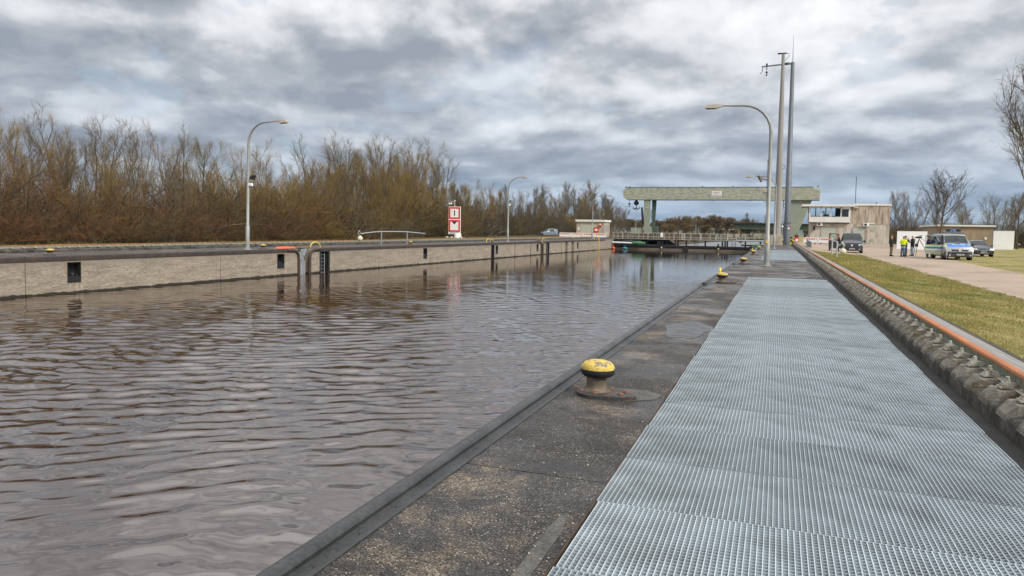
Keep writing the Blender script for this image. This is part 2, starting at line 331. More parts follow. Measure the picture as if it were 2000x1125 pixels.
# ---- lock water: a real rippled surface, finer near the camera
def lock_water():
    ys = [-6.0]
    while ys[-1] < 142.4: ys.append(ys[-1] + max(0.05, 0.0046 * abs(ys[-1] + 1)))
    ys[-1] = 142.4; ys = np.array(ys); dy = np.gradient(ys)
    nx = 560; u = np.linspace(0, 1, nx)
    xr = -2.48; X = np.empty((len(ys), nx)); Y = np.repeat(ys[:, None], nx, 1)
    for i, y in enumerate(ys):
        xl = WX0 + 0.0259 * y - 1.1; X[i] = xr + (xl - xr) * u ** 1.15
    rs = np.random.RandomState(4); Z = np.zeros_like(X); S = np.maximum(dy[:, None], 0.06)
    th0 = R(90 + 17)                           # travelling roughly along the lock, seen nearly end on
    wx = X + 0.35 * np.sin(Y * 0.31 + X * 0.17) ; wy = Y + 0.45 * np.sin(X * 0.43 + Y * 0.12) + 0.25 * np.sin(X * 0.9 - Y * 0.22)
    for k in range(84):
        lam = rs.uniform(.34, .95) if k % 2 else 0.18 * (6.5 ** (rs.rand() ** 1.2)); th = th0 + rs.randn() * (0.36 if k % 3 else 0.65)
        amp = 0.0047 * (lam / 0.9) ** 0.95 * (0.4 + rs.rand())
        kx, ky = math.cos(th) * 2 * math.pi / lam, math.sin(th) * 2 * math.pi / lam
        fade = np.clip((lam / S - 2.5) / 3.0, 0, 1)
        env = 0.55 + 0.45 * np.sin(X * rs.uniform(-.35, .35) + Y * rs.uniform(-.3, .3) + rs.rand() * 6.3)
        Z += amp * fade * env * np.sin(kx * wx + ky * wy + rs.rand() * 6.283)
    # livelier chop by the left wall and in the middle distance, calm close under the camera
    calm = np.clip((np.hypot(X, Y) - 6) / 14, 0.46, 0.85) * (1 - 0.36 * np.clip((np.hypot(X, Y) - 22) / 20, 0, 1)); Z *= calm
    nv = X.size; co = np.stack([X, Y, Z + WATER], -1).reshape(-1, 3)
    a = (np.arange(len(ys) - 1)[:, None] * nx + np.arange(nx - 1)[None]).ravel()
    f = np.stack([a, a + nx, a + nx + 1, a + 1], -1)
    me = bpy.data.meshes.new('lock_water'); me.vertices.add(nv); me.vertices.foreach_set('co', co.ravel())
    me.loops.add(f.size); me.loops.foreach_set('vertex_index', f.ravel().astype(np.int32)); me.polygons.add(len(f))
    me.polygons.foreach_set('loop_start', np.arange(0, f.size, 4, dtype=np.int32)); me.polygons.foreach_set('use_smooth', [True] * len(f))
    me.update(calc_edges=True); me.validate(); me.materials.append(m_water)
    o = bpy.data.objects.new('lock_water', me); COL.objects.link(o); struct(o)
lock_water()
q = M(); q.add([(-45, 143.6, -1.0), (-2.4, 143.6, -1.0), (14, 285, -1.0), (-60, 285, -1.0)], [(0, 1, 2, 3)])
struct(q.build('upper_pool_water', m_pool))

# ---- land
FLOOR = -6
q = M()     # bed below everything, so that no gap opens anywhere
q.box(-9000, 9000, -200, 12000, -7, FLOOR); struct(q.build('river_bed', m_pit))
q = M()     # right bank: turf rising slightly to the crane rail
def strip(q, prof, ys, m=0):
    vs = []; k = len(prof)
    for y in ys: vs += [(x, y, z) for x, z in prof]
    fs = [(i * k + j, i * k + j + 1, (i + 1) * k + j + 1, (i + 1) * k + j) for i in range(len(ys) - 1) for j in range(k - 1)]
    q.add(vs, fs, m)
strip(q, [(2.90, 0.20), (3.6, 0.16), (4.8, 0.05), (6.3, 0.0), (40, 0.0), (400, 0.0), (9000, 0.0)], [-30, 0, 30, 60, 100, 150, 400])
struct(q.build('right_bank_turf', m_grass))
q = M()
q.add([(-9000, 285, -0.3), (9000, 285, -0.3), (9000, 11500, -0.3), (-9000, 11500, -0.3)], [(0, 1, 2, 3)])
q.add([(-9000, 400.0, 0.0), (9000, 400.0, 0.0), (9000, 285.0, -0.296), (-9000, 285, -0.296)], [(3, 2, 1, 0)])
struct(q.build('far_land', m_far))
q = M(); ya, yb = -30, 145
def L4(o0, o1, y0, y1, z): return [LP(o0, y0, z), LP(o1, y0, z), LP(o1, y1, z), LP(o0, y1, z)]
q.add(L4(-300, -7.2, ya, 400, 0.06), [(0, 1, 2, 3)])
q.build('left_bank_turf', m_grass)['kind'] = 'structure'
q = M(); q.add(L4(-400, -16.5, ya - 40, 520, 0.09), [(0, 1, 2, 3)]); struct(q.build('woodland_floor', m_wood))
# bank of the upper pool, brown reeds and stones running down to the water
q = M(); q.add([(-45, 146, 0.0), (-20.5, 146, 0.0), (-18.6, 146, -1.3), (-12, 290, -1.3), (-15, 290, -0.1), (-60, 290, 0.0)], [(0, 1, 4, 5), (1, 2, 3, 4)])
struct(q.build('pool_bank', m_wood))
# right head of the lock beyond the gate
q = M(); q.box(-2.45, 2.9, 143.2, 300, -6, -0.004); struct(q.build('upper_quay', m_apron))

# ---- road and the yard before the building
q = M(); rl = [(6.75, -30), (6.70, 25), (6.62, 36), (6.45, 50), (6.25, 62), (5.4, 69), (3.05, 74), (3.05, 143)]
rr = [(11.3, -30), (11.3, 41), (11.6, 50), (12.0, 58), (12.9, 66), (14.3, 73), (19.5, 80), (20.5, 143)]
vs = [(x, y, 0.006) for x, y in rl] + [(x, y, 0.006) for x, y in rr]; k = len(rl)
vs = [(x, y, 0.22 if (x < 3.2) else z) for x, y, z in vs]
# bring the yard down from the rail to road level through a middle line
mid = [(max(6.9, x + 0.3), y, 0.006) for x, y in rl]
vs = vs + mid
fs = [(i, 2 * k + i, 2 * k + i + 1, i + 1) for i in range(k - 1)] + [(2 * k + i, k + i, k + i + 1, 2 * k + i + 1) for i in range(k - 1)]
q.add(vs, fs); struct(q.build('road', m_road))
q = M(); q.add([(16.5, 79.5, 0.011), (60, 82.5, 0.011), (60, 84.0, 0.011), (16.5, 81.0, 0.011)], [(0, 1, 2, 3)]); struct(q.build('path', m_road))
# dark verge line beside the rail cover
q = M(); strip(q, [(2.72, 0.27), (2.93, 0.245), (3.06, 0.212)], [-30, 40, 70, 143]); struct(q.build('verge', m_dirt))

# ---- right quay: aggregate slabs with joints round the two grated pits
GX0, GX1 = -1.07, 1.85
q = M()
def slab(x0, x1, y0, y1, z=0.0): q.box(x0, x1, y0, y1, -0.5, z)
ys = [-4, 4.95, 11.6, 18.2, 24.9, 30.75]
for a, b in zip(ys[:-1], ys[1:]): slab(-2.17, GX0 - 0.012, a, b - 0.014)
for a, b in ((30.75, 36.2), (36.2, 41.9), (41.9, 46.1), (46.1, 50.45)): slab(-2.17, 1.80, a, b - 0.02, -0.002)
ys = [50.45, 58, 66, 74, 82.3]
for a, b in zip(ys[:-1], ys[1:]): slab(-2.17, GX0 - 0.012, a, b - 0.02)
for a, b in ((82.3, 92), (92, 102), (102, 114), (114, 128), (128, 143.2)): slab(-2.17, 1.80, a, b - 0.025)
struct(q.build('quay', m_apron, bevel=0.0))
q = M()
q.box(-2.38, 1.95, -4, 143.2, -6, -0.62)
q.box(-2.38, GX0 - 0.03, -4, 143.2, -0.62, -0.505)
q.box(GX1 + 0.004, 2.03, -4, 143.2, -0.62, -0.03)
struct(q.build('quay_foundation', m_pit))
# steel angle that carries the gratings, rusty edge along the pit
q = M()
for a, b in ((-3, 30.7), (50.5, 82.2)):
    q.box(GX0 - 0.008, GX0 - 0.001, a, b, -0.14, 0.004); q.box(GX1 + 0.001, GX1 + 0.0035, a, b, -0.14, 0.002)
struct(q.build('pit_edging', pm('rusty edge', (0.07, 0.045, 0.028), 0.8, 0.1, var=0.4, scale=5)))
# worn grey strip of mortar on the apron near the camera, and the pale patch at the bollard foot
m_mortar = pm('grey mortar', (0.082, 0.078, 0.07), 0.75, var=0.4, scale=7, bump=0.5, bscale=60, grain=(40, .35))
q = M(); rs = random.Random(3); pts0 = []; pts1 = []
for i in range(24):
    y = -2 + 6.32 * i / 23; pts0.append((-1.238 + rs.uniform(-.006, .006), y, 0.004)); pts1.append((-1.14 + rs.uniform(-.006, .006), y, 0.004))
pts0[-1] = (-1.215, 4.30, 0.004); pts1[-1] = (-1.185, 4.31, 0.004)
vs = pts0 + pts1; q.add(vs, [(i, i + 24, i + 25, i + 1) for i in range(23)])
q.add([(-1.72, 7.5, 0.004), (-1.42, 7.42, 0.004), (-1.16, 7.62, 0.004), (-1.12, 7.86, 0.004), (-1.33, 8.02, 0.004), (-1.7, 8.0, 0.004)], [(0, 1, 2, 3, 4, 5)])
struct(q.build('mortar_patch', m_mortar))
# shallow wet disc between apron and grating
m_puddle = pm('puddle', (0.030, 0.028, 0.026), 0.30, grain=(25,.5), var=0.4, scale=6, rvar=0.14, stain=(.05,.045,.038), sscale=4)
q = M(); n = 40; q.add([(-1.50 + 0.40 * math.cos(2 * math.pi * i / n) * (1 + .13 * math.sin(2 * math.pi * i * 3 / n) + .07 * math.sin(2 * math.pi * i * 7 / n)), 13.4 + 1.2 * math.sin(2 * math.pi * i / n) * (1 + .1 * math.sin(2 * math.pi * i * 5 / n)), 0.0035) for i in range(n)], [tuple(range(n))])
struct(q.build('puddle', m_puddle))
# loose grit and chips scattered on the apron
q = M(); rs = random.Random(11)
for i in range(900):
    y = 2.5 + 18 * rs.random() ** 1.6; x = rs.uniform(-2.1, -1.1); s = rs.uniform(0.003, 0.008)
    q.hull([(x + s * rs.uniform(-1, 1), y + s * rs.uniform(-1, 1), rs.uniform(0, 1) * s + 0.001) for _ in range(6)])
g = q.build('grit', pm('pale grit', (0.36, 0.32, 0.26), 0.9, var=0.4, scale=30)); tag(g, 'loose pale grit scattered over the dark quay apron', 'grit'); struct(g, 'stuff')

# ---- right coping: rolled steel nose and flat plate
def coping(y0, y1):
    t = M(); prof = [(-2.17, 0.008), (-2.225, 0.002), (-2.262, 0.0), (-2.282, 0.010)]
    for i in range(12):
        a = R(30 + i * 15); prof.append((-2.335 + 0.066 * math.cos(a), 0.006 + 0.062 * math.sin(a)))
    prof += [(-2.40, -0.06), (-2.43, -0.12), (-2.453, -0.75), (-2.42, -0.75), (-2.42, -0.02), (-2.17, -0.02)]
    t.prism([(x, z) for x, z in prof], y0, y1, 'y')
    return t
cop = thing('quay_coping', 'dark grey rolled steel coping along the near quay edge', 'coping')
bolts = M()
for y in np.arange(3.1, 30, 0.22): bolts.lathe([(0.006, 0), (0.005, 0.003)], (-2.235, y, 0.0085), 6)
for a, b in zip([-4, 5.3, 11.6, 18.2, 24.4], [5.3, 11.6, 18.2, 24.4, 24.5]):
    if b - a > 1: coping(a + 0.003, b - 0.003).build('coping_section', m_steelcop, cop, smooth=35)
for a, b in zip([25.3, 33, 41.2, 42.1, 58, 74, 90, 110], [33, 41.2, 41.25, 58, 74, 90, 110, 143]):
    if b - a > 1: coping(a + 0.003, b - 0.003).build('coping_section', m_steelcop, cop, smooth=35)
struct(bolts.build('rivets', m_steelcop, cop), 'stuff')
rw = thing('quay_wall', 'dark lock wall below the near coping', 'wall')
q = M(); q.box(-2.43, -2.38, -6, 143.3, -5.5, -0.7); q.build('wall_face', m_wall, rw)
# ladder slots where the coping is broken, with their short steel lips
for y in (24.5, 41.3):
    t = M(); t.box(-2.45, -2.17, y - 0.02, y + 0.03, -0.4, 0.03); t.box(-2.45, -2.17, y + 0.75, y + 0.8, -0.4, 0.03); t.box(-2.24, -2.17, y, y + 0.8, -0.9, 0.004)
    t.build('ladder_slot', m_steelcop, cop)

# ---- gratings
gm = M(); t_ = 0.0042; gy = 0.982
nx = 87; px_ = (GX1 - GX0 - 0.02) / nx; x0 = GX0 + 0.01
for i in range(nx + 1): x = x0 + i * px_; gm.box(x - 0.0026, x + 0.0026, 0, gy, -0.03, 0.0035)
ny = 25
for j in range(ny + 1): y = j * gy / ny; gm.box(x0, x0 + nx * px_, y - 0.0024, y + 0.0024, -0.028, 0.0008, m=1)
gmesh = gm.build('grating_panel', [m_galv, m_galvr])
GG = 'galvanised grating panels laid along the near quay'
panels = []
for i in range(32): panels.append((0.4 + 0.9, i))
k = 0; first = True
for y0_, n_, where in ((-1.4, 32, 'near'), (50.6, 31, 'far')):
    for i in range(n_):
        y = y0_ + i * 1.0
        o = gmesh if first else gmesh.copy()
        if not first: COL.objects.link(o)
        first = False
        o.location = (rnd.uniform(-.011, .011), y, rnd.uniform(-.003, .001)); o.rotation_euler = (R(rnd.uniform(-.45, .45)), R(rnd.uniform(-.05, .05)), 0)
        if where == 'near': tag(o, 'square mesh grating panel of the long near walkway', 'grating', GG)
        else: tag(o, 'pale grating panel of the far walkway behind the street lamp', 'grating', 'gratings of the far pit')
# support beams in the pits
q = M()
for y in np.arange(-1.4, 31, 1.0): q.box(GX0, GX1, y - 0.03, y + 0.03, -0.2, -0.035)
for y in np.arange(50.6, 82, 1.0): q.box(GX0, GX1, y - 0.03, y + 0.03, -0.2, -0.035)
struct(q.build('grating_bearers', m_black))

# ---- crane rails on both sides (thing > beam, web, head, cover strip, clamps)
def rail(parent_loc, rz, s, y0, y1, ks, label, near):
    """s=+1: right bank (rail to the right of its kerb); offsets from the lock edge line of x=0"""
    T = thing('crane_rail', label, 'crane rail', parent_loc, rz)
    def P(x): return s * x
    def box(t, a, b, *r, m=0): t.box(min(P(a), P(b)), max(P(a), P(b)), *r, m=m)
    seg = 5.2; y = y0
    bm_ = M()
    while y < y1:
        e = min(y + seg, y1)
        pr = [(P(2.03), -0.6), (P(2.035), 0.125), (P(2.055), 0.145), (P(2.13), 0.165), (P(2.30), 0.20), (P(2.34), 0.23), (P(2.75), 0.23), (P(2.75), -0.6)]
        bm_.prism(pr if s < 0 else pr[::-1], y, e - 0.02, 'y'); y = e
    bm_.build('rail_beam', m_beam, T)
    pads = M()
    for c in ks:
        if c < (55 if near else 0):
            x0, x1 = 2.0, 2.24
            pads.hull([(P(a), c + b, z) for a, b, z in ((2.032, -.17, .10), (2.032, .17, .10), (2.040, -.13, .155), (2.040, .13, .155), (2.13, -.17, .245), (2.13, .17, .245), (2.32, -.17, .262), (2.32, .17, .262), (2.10, -.235, .15), (2.10, .235, .15), (2.32, -.235, .17), (2.32, .235, .17))])
    if pads.v: pads.build('concrete_pads', m_moss, T)
    # the rail: green-grey web, rusty head
    wb = M(); xw = 2.40
    box(wb, xw - 0.06, xw + 0.06, y0, y1, 0.232, 0.262)
    box(wb, xw - 0.035, xw + 0.035, y0, y1, 0.262, 0.365)
    if near:
        y = 4.0
        while y < 40: box(wb, xw - 0.041, xw - 0.0351, y, y + 0.018, 0.265, 0.36); y += 0.055
    wb.build('rail_web', m_rail_g, T)
    hd = M(); prof = [(xw - .048, .368), (xw - .052, .392), (xw - .040, .408), (xw + .040, .408), (xw + .052, .392), (xw + .048, .368)]
    pr = [(P(a), b) for a, b in prof]; hd.prism(pr if s > 0 else pr[::-1], y0, y1, 'y'); hd.build('rail_head', m_rust, T)
    cv = M(); box(cv, xw + 0.07, xw + 0.31, y0, y1, 0.22, 0.352); box(cv, xw + .115, xw + .12, y0, y1, .352, .3545); cv.build('cover_strip', m_cover, T)
    # clamps
    def clamp(t, c, detail):
        if detail:
            box(t, 2.17, 2.335, c - .075, c + .075, .262, .280)
            box(t, 2.19, 2.33, c - .060, c + .060, .280, .300)
            t.prism([(P(2.20), .300), (P(2.20), .322), (P(2.30), .322), (P(2.365), .30), (P(2.365), .285), (P(2.32), .285), (P(2.31), .300)], c - .045, c + .045, 'y')
            t.lathe([(0.036, 0), (0.036, .006)], (P(2.245), c, .322), 12); t.lathe([(.028, 0), (.028, .020)], (P(2.245), c, .328), 6); t.lathe([(.020, 0), (.020, .028), (.016, .032)], (P(2.245), c, .348), 8)
        else:
            box(t, 2.17, 2.335, c - .075, c + .075, .235, .290); t.lathe([(0.034, 0), (.03, .03), (.02, .05)], (P(2.245), c, .29), 6)
    near_k = ks[:100]; rest = ks[100:]
    for c in near_k:
        t = M(); clamp(t, c, near and c < 45); t.build('rail_clamp', m_clamp, T)
    if rest:
        t = M(); [clamp(t, c, False) for c in rest]; o = t.build('rail_clamps', m_clamp, T); struct(o, 'stuff')
    lk = M()
    if near:
        for c in ks[:40]: box(lk, 2.335, 2.345, c + .08, c + .57, .262, .285); box(lk, 2.28, 2.335, c + .09, c + .56, .262, .270)
        lk.build('edge_clips', m_clamp, T)
    return T
ks = [3.35 + 0.65 * i for i in range(212)]
rail((0, 0, 0), 0, 1, -4, 143, ks, 'rusty topped crane rail along the near quay beside the grass', True)
ks = [6 + 0.65 * i for i in range(212)]
rail(LP(-2.45, 0), RZL, -1, -6, 145, [k for k in ks], 'crane rail along the far side of the lock before the trees', False)
# ================================================================ far side of the lock
m_yel = pm('worn yellow paint', (0.60, 0.44, 0.09), 0.8, var=0.2, scale=8, stain=(0.20, 0.18, 0.14), sscale=16, samt=(0.50, 0.56), bump=0.3, bscale=30)
m_yelc = pm('yellow paint', (0.75, 0.55, 0.05), 0.5, var=0.1, scale=5)
m_cast = pm('dark cast iron', (0.045, 0.047, 0.046), 0.5, 0.25, var=0.3, scale=9, stain=(0.14, 0.065, 0.03), sscale=7, samt=(0.56, 0.66), bump=0.3, bscale=40)
m_stem = pm('rusty bollard post', (0.11, 0.085, 0.06), 0.75, 0.1, var=0.4, scale=9, stain=(0.17, 0.13, 0.09), sscale=5, samt=(0.5, 0.6), bump=0.4, bscale=30)
m_rubber = pm('black paint', (0.013, 0.013, 0.013), 0.6, var=0.2, scale=8)
m_rbolt = pm('rusty bolt', (0.16, 0.075, 0.04), 0.7, 0.2, var=0.3, scale=30)
m_pole = pm('grey lamp post', (0.27, 0.28, 0.26), 0.5, 0.2, var=0.12, scale=2)
m_lamphd = pm('beige lamp housing', (0.40, 0.37, 0.31), 0.5, var=0.1, scale=3)
m_glass = pm('dull lamp glass', (0.12, 0.11, 0.10), 0.25, var=0.1)
m_white = pm('white sheet', (0.78, 0.79, 0.78), 0.5, var=0.03, scale=1)
m_red = pm('red paint', (0.62, 0.02, 0.02), 0.5, var=0.06, scale=2)
m_ink = pm('black ink', (0.012, 0.012, 0.014), 0.5, var=0.1)
m_concl = pm('light concrete', (0.42, 0.37, 0.30), 0.85, var=0.12, scale=1, stretch=(1, 1, 0.3), stain=(0.30, 0.25, 0.19), sscale=0.6, samt=(0.5, 0.7))
m_recess = pm('recess plate', (0.25, 0.26, 0.27), 0.6, 0.1, var=0.2, scale=3)
m_streak = pm('rust streak', (0.20, 0.135, 0.085), 0.9, var=0.3, scale=8, c2=(.25,.20,.15))
m_bulb = pm('cream ball', (0.62, 0.58, 0.45), 0.6, var=0.08, scale=3)

LW = thing('lock_wall', 'long pale concrete wall of the lock on the far side of the water', 'lock wall', LP(0, 0), RZL)
# openings along the wall: (y0, y1, kind)
open_ = [(26.5, 27.25, 'niche'), (42.45, 43.2, 'niche'), (44.75, 46.15, 'gap'), (47.35, 48.65, 'ladder'), (64.05, 64.8, 'niche'), (81.0, 82.0, 'ladder'),
         (82.45, 83.1, 'niche'), (97.3, 98.0, 'niche'), (99.1, 100.0, 'gap'), (101.4, 102.9, 'ladder'), (110.9, 112.2, 'slot'), (114.3, 115.6, 'slot'), (117.4, 118.1, 'niche')]
joints = [-5.8, 10.2, 24.35, 37.0, 55.9, 73.8, 91.9, 106.0, 124.0, 136.0]
slots = [(88.9, .25), (94.9, .28), (108.8, .15), (119.0, .14), (122.2, .14), (124.9, .14), (128.3, .14), (131.5, .14)]
for y, wd in slots: open_.append((y - wd / 2, y + wd / 2, 'slot'))
open_.sort()
cuts = sorted(set(joints + [a for a, b, _ in open_] + [b for a, b, _ in open_]))
D = 0.7
i = 0
for a, b in zip(cuts[:-1], cuts[1:]):
    kind = next((k for (p, q_, k) in open_ if abs(p - a) < 1e-6 and abs(q_ - b) < 1e-6), None)
    g0 = 0.02 if a in joints else 0.0; g1 = 0.02 if b in joints else 0.0
    t = M()
    if kind is None: t.box(-D, -0.01, a + g0, b - g1, -5.5, -0.02)
    elif kind == 'niche': t.box(-D, -0.01, a, b, -5.5, -1.38); t.box(-D, -0.01, a, b, -0.34, -0.02)
    if t.v: t.build('wall_panel', m_wall, LW)
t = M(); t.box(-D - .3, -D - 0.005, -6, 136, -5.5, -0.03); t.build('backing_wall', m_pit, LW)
t = M(); t.box(-3.0, -0.01, 136.0, 143.2, -5.5, -0.05); t.build('wall_end', m_wall, LW)
for a, b, kind in open_:
    if kind == 'niche':
        t = M(); cy = (a + b) / 2; w_ = (b - a)
        t.box(-.45, -.44, a, b, -1.38, -.34)
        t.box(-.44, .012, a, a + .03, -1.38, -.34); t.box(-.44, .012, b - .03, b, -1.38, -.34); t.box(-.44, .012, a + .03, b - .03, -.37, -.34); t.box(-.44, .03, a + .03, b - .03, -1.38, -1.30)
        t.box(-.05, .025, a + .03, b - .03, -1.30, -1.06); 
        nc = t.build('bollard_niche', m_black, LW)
        t = M(); t.tube([(-.12, cy, -1.3), (-.12, cy, -.98)], .05, 10); t.sphere((-.12, cy, -.95), (.08, .11, .05)); t.tube([(-.10, cy + .2, -1.1), (-.10, cy + .2, -.95)], .03, 6)
        t.build('recessed_bollard', m_cast, nc)
        t = M()
        for y_, w2, z0_, z1_ in ((a + .05, .05, -1.40, -1.40 - .25 * w_), (b - .08, .07, -1.40, -1.72), (cy, .09, -1.40, -1.62), (a - .10, .06, -.36, -.95), (b + .06, .04, -.30, -.75)): t.add([(-.0065, y_ - w2, z0_), (-.0065, y_ + w2, z0_), (-.0065, y_ + w2 * .2, z1_), (-.0065, y_ - w2 * .3, z1_ * .99)], [(0, 1, 2, 3)])
        t.build('rust_streaks', m_streak, nc)
    elif kind == 'ladder':
        t = M(); t.box(-.5, -.48, a, b, -5, -.02); t.box(-.48, .015, a, a + .16, -5, -.02); t.box(-.48, .015, b - .22, b, -5, -.02); t.box(-.30, .012, a + .16, b - .22, -.3, -.02)
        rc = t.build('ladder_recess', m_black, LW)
        t = M(); c0, c1 = a + .42, b - .42
        t.tube([(-.2, c0, -2.6), (-.2, c0, -.05)], .03, 6); t.tube([(-.2, c1, -2.6), (-.2, c1, -.05)], .03, 6)
        z = -2.5
        while z < -.1: t.tube([(-.2, c0, z), (-.2, c1, z)], .018, 5); z += .28
        t.build('ladder', m_recess, rc)
        t = M(); hy = a - .35
        t.tube([(-.35, hy + 0.62 * (1 - math.cos(x)) - .35, .05 + .42 * math.sin(x)) for x in np.linspace(0, math.pi, 13)], .035, 8)
        t.build('grab_hoop', m_yelc, rc)
    elif kind == 'slot':
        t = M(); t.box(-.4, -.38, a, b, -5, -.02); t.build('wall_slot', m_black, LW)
    elif kind == 'gap':
        t = M(); t.box(-.55, -.2, a + .32, b - .30, -5, -.95); t.box(-.6, -.3, a + .36, b - .34, -.93, -.25)
        t.prism([(a + .62, -.08), (b - .05, -.04), (b - .1, -.3), (b - .35, -.62), (b - .5, -.62)], -.5, -.25, 'x')
        t.build('stop_log_slot', m_recess, LW)
        for y0_, sg in ((a, 1), (b, -1)):
            t = M(); y_e = y0_ - sg * .02
            pts = [(.02, y_e - sg * 1.2, -.12), (.02, y_e - sg * .55, -.12), (.02, y_e - sg * .2, -.2), (.02, y_e, -.42), (.02, y_e + sg * .06, -.8), (.02, y_e + sg * .06, -5)]
            t.tube(pts, .12, 8); t.build('slot_guard', m_bronzed, LW, smooth=True)
# brown steel coping with its front apron plate, in lengths
cpy = [-6, 10.2, 24.35, 37.0, 44.2, 46.7, 55.9, 73.8, 91.9, 98.6, 100.5, 106, 124, 136]
for a, b in zip(cpy[:-1], cpy[1:]):
    if (a, b) in ((44.2, 46.7), (98.6, 100.5)): continue
    t = M(); prof = [(-.45, -.10), (-.45, .012), (-.08, .015)] + [(-.06 + .085 * math.cos(R(x)), -.07 + .085 * math.sin(R(x))) for x in (90, 60, 30, 0)] + [(.02, -.26), (-.012, -.26), (-.012, -.10)]
    t.prism([(x, z) for x, z in prof][::-1], a + .02, b - .02, 'y'); t.build('coping_section', m_browncop, LW, smooth=35)
q = M(); 
for a, b in zip(joints[:-1], joints[1:]): q.add([LP(-4.45, a, .0), LP(-.44, a, .0), LP(-.44, b - .02, .0), LP(-4.45, b - .02, .0)], [(0, 1, 2, 3)])
q.add([LP(-4.45, 136, 0), LP(-0.0, 136, 0), LP(0, 145, 0), LP(-4.45, 145, 0)], [(0, 1, 2, 3)])
struct(q.build('far_quay', m_apron))
q = M(); q.add(L4(-9.5, -4.9, -30, 145, -.01), [(0, 1, 2, 3)]); struct(q.build('far_verge', m_dirt))
# land and quays beyond the gate on the left: pier with the hut
q = M(); q.box(-60, -31.0, 143.2, 290, -6, -0.01); struct(q.build('upper_left_quay', m_dirt))

# ================================================================ mooring bollards
def bollard(label, near):
    T = thing('mooring_bollard', label, 'bollard')
    # teardrop plate, tail pointing away from the water (+x)
    def outline(k):
        pts = []
        for i in range(28):
            a = 2 * math.pi * i / 28; x, y = math.cos(a), math.sin(a)
            rx = .46 if x > 0 else .25; ry = .27 * (1 - .38 * max(0, x)); pts.append((x * rx * k, y * ry * k))
        return pts
    t = M(); o1, o2 = outline(1.0), outline(.955); n = len(o1)
    vs = [(x, y, 0) for x, y in o1] + [(x, y, .045) for x, y in o1] + [(x, y, .055) for x, y in o2]
    fs = [tuple(range(2 * n, 3 * n))] + [(i, (i + 1) % n, (i + 1) % n + n, i + n) for i in range(n)] + [(i + n, (i + 1) % n + n, (i + 1) % n + 2 * n, i + 2 * n) for i in range(n)]
    t.add(vs, fs); t.build('base_plate', m_cast, T, smooth=30)
    for x, y in ((-.15, -.14), (.04, -.17), (.30, -.05), (.31, .08), (.08, .15)):
        t = M(); t.lathe([(.036, 0), (.036, .012), (.027, .024), (.006, .030)], (x, y, .05), 10); t.build('bolt', m_rbolt, T, smooth=30)
    t = M(); t.lathe([(.175, .05), (.14, .075), (.122, .10), (.116, .14), (.116, .22), (.118, .255), (.13, .27)], (-.03, 0, 0), 24); t.build('post', m_stem, T, smooth=50)
    t = M(); t.lathe([(.11, .225), (.15, .235), (.178, .262), (.185, .295), (.183, .325)], (-.02, 0, 0), 28, sq=(1.08, .98)); t.build('cap_underside', m_rubber, T, smooth=60)
    t = M(); t.lathe([(.184, .325), (.181, .352), (.168, .382), (.138, .410), (.088, .428), (.03, .436), (.004, .437)], (-.02, 0, 0), 28, sq=(1.08, .98)); t.build('cap', m_yel, T, smooth=60)
    return T
bo = bollard('large yellow capped mooring bollard nearest the camera on the quay', True)
bo.location = (-1.78, 7.62, 0); bo.rotation_euler[2] = R(-14); bo.scale = (.95, .95, .88)
index_kids(bo)
RB = 'yellow bollards on the near quay'
bo['group'] = RB
for y, lab in ((26.3, 'yellow bollard second from the camera, yellow hoop behind it'), (42.6, 'yellow bollard beside the foot of the near street lamp'), (60.8, 'small yellow bollard at the quay edge beyond the lamp foot'),
               (78.5, 'last but one yellow bollard far down the near quay'), (95, 'farthest yellow bollard on the near quay by the gate')):
    dup(bo, (-1.78, y, 0), R(-8), lab, RB, (.98, .98, .88))
LB = 'yellow bollards on the far quay'
for y, lab in ((26.3, 'yellow bollard on the far quay above the leftmost wall niche'), (42.1, 'yellow bollard on the far quay just left of the orange cover'), (63.2, 'yellow bollard at the foot of the swing rail on the far quay'),
               (83.4, 'yellow bollard behind the hoop left of the distant far quay lamp'), (101, 'yellow bollard on the far quay before the parked silver van'), (118, 'yellow bollard on the far quay before the red and white barrier')):
    dup(bo, LP(-1.0, y, 0.0), R(170), lab, LB, (1.05, 1.05, .80))
# near quay grab hoops over the ladders
def hoop(y, label):
    t = M(); t.tube([(-2.02, y, 0), (-2.02, y, .30)] + [(-2.02, y + .11 * (1 - math.cos(a)), .30 + .12 * math.sin(a)) for a in np.linspace(.2, math.pi - .2, 8)] + [(-2.02, y + .22, .30), (-2.02, y + .22, 0)], .035, 8)
    o = t.build('grab_hoop', m_yelc, None, smooth=True); tag(o, label, 'grab rail', 'yellow hoops of the near quay')
hoop(28.2, 'yellow grab hoop sticking up behind the second near bollard'); hoop(64.5, 'small yellow grab hoop on the near quay beyond the street lamp')

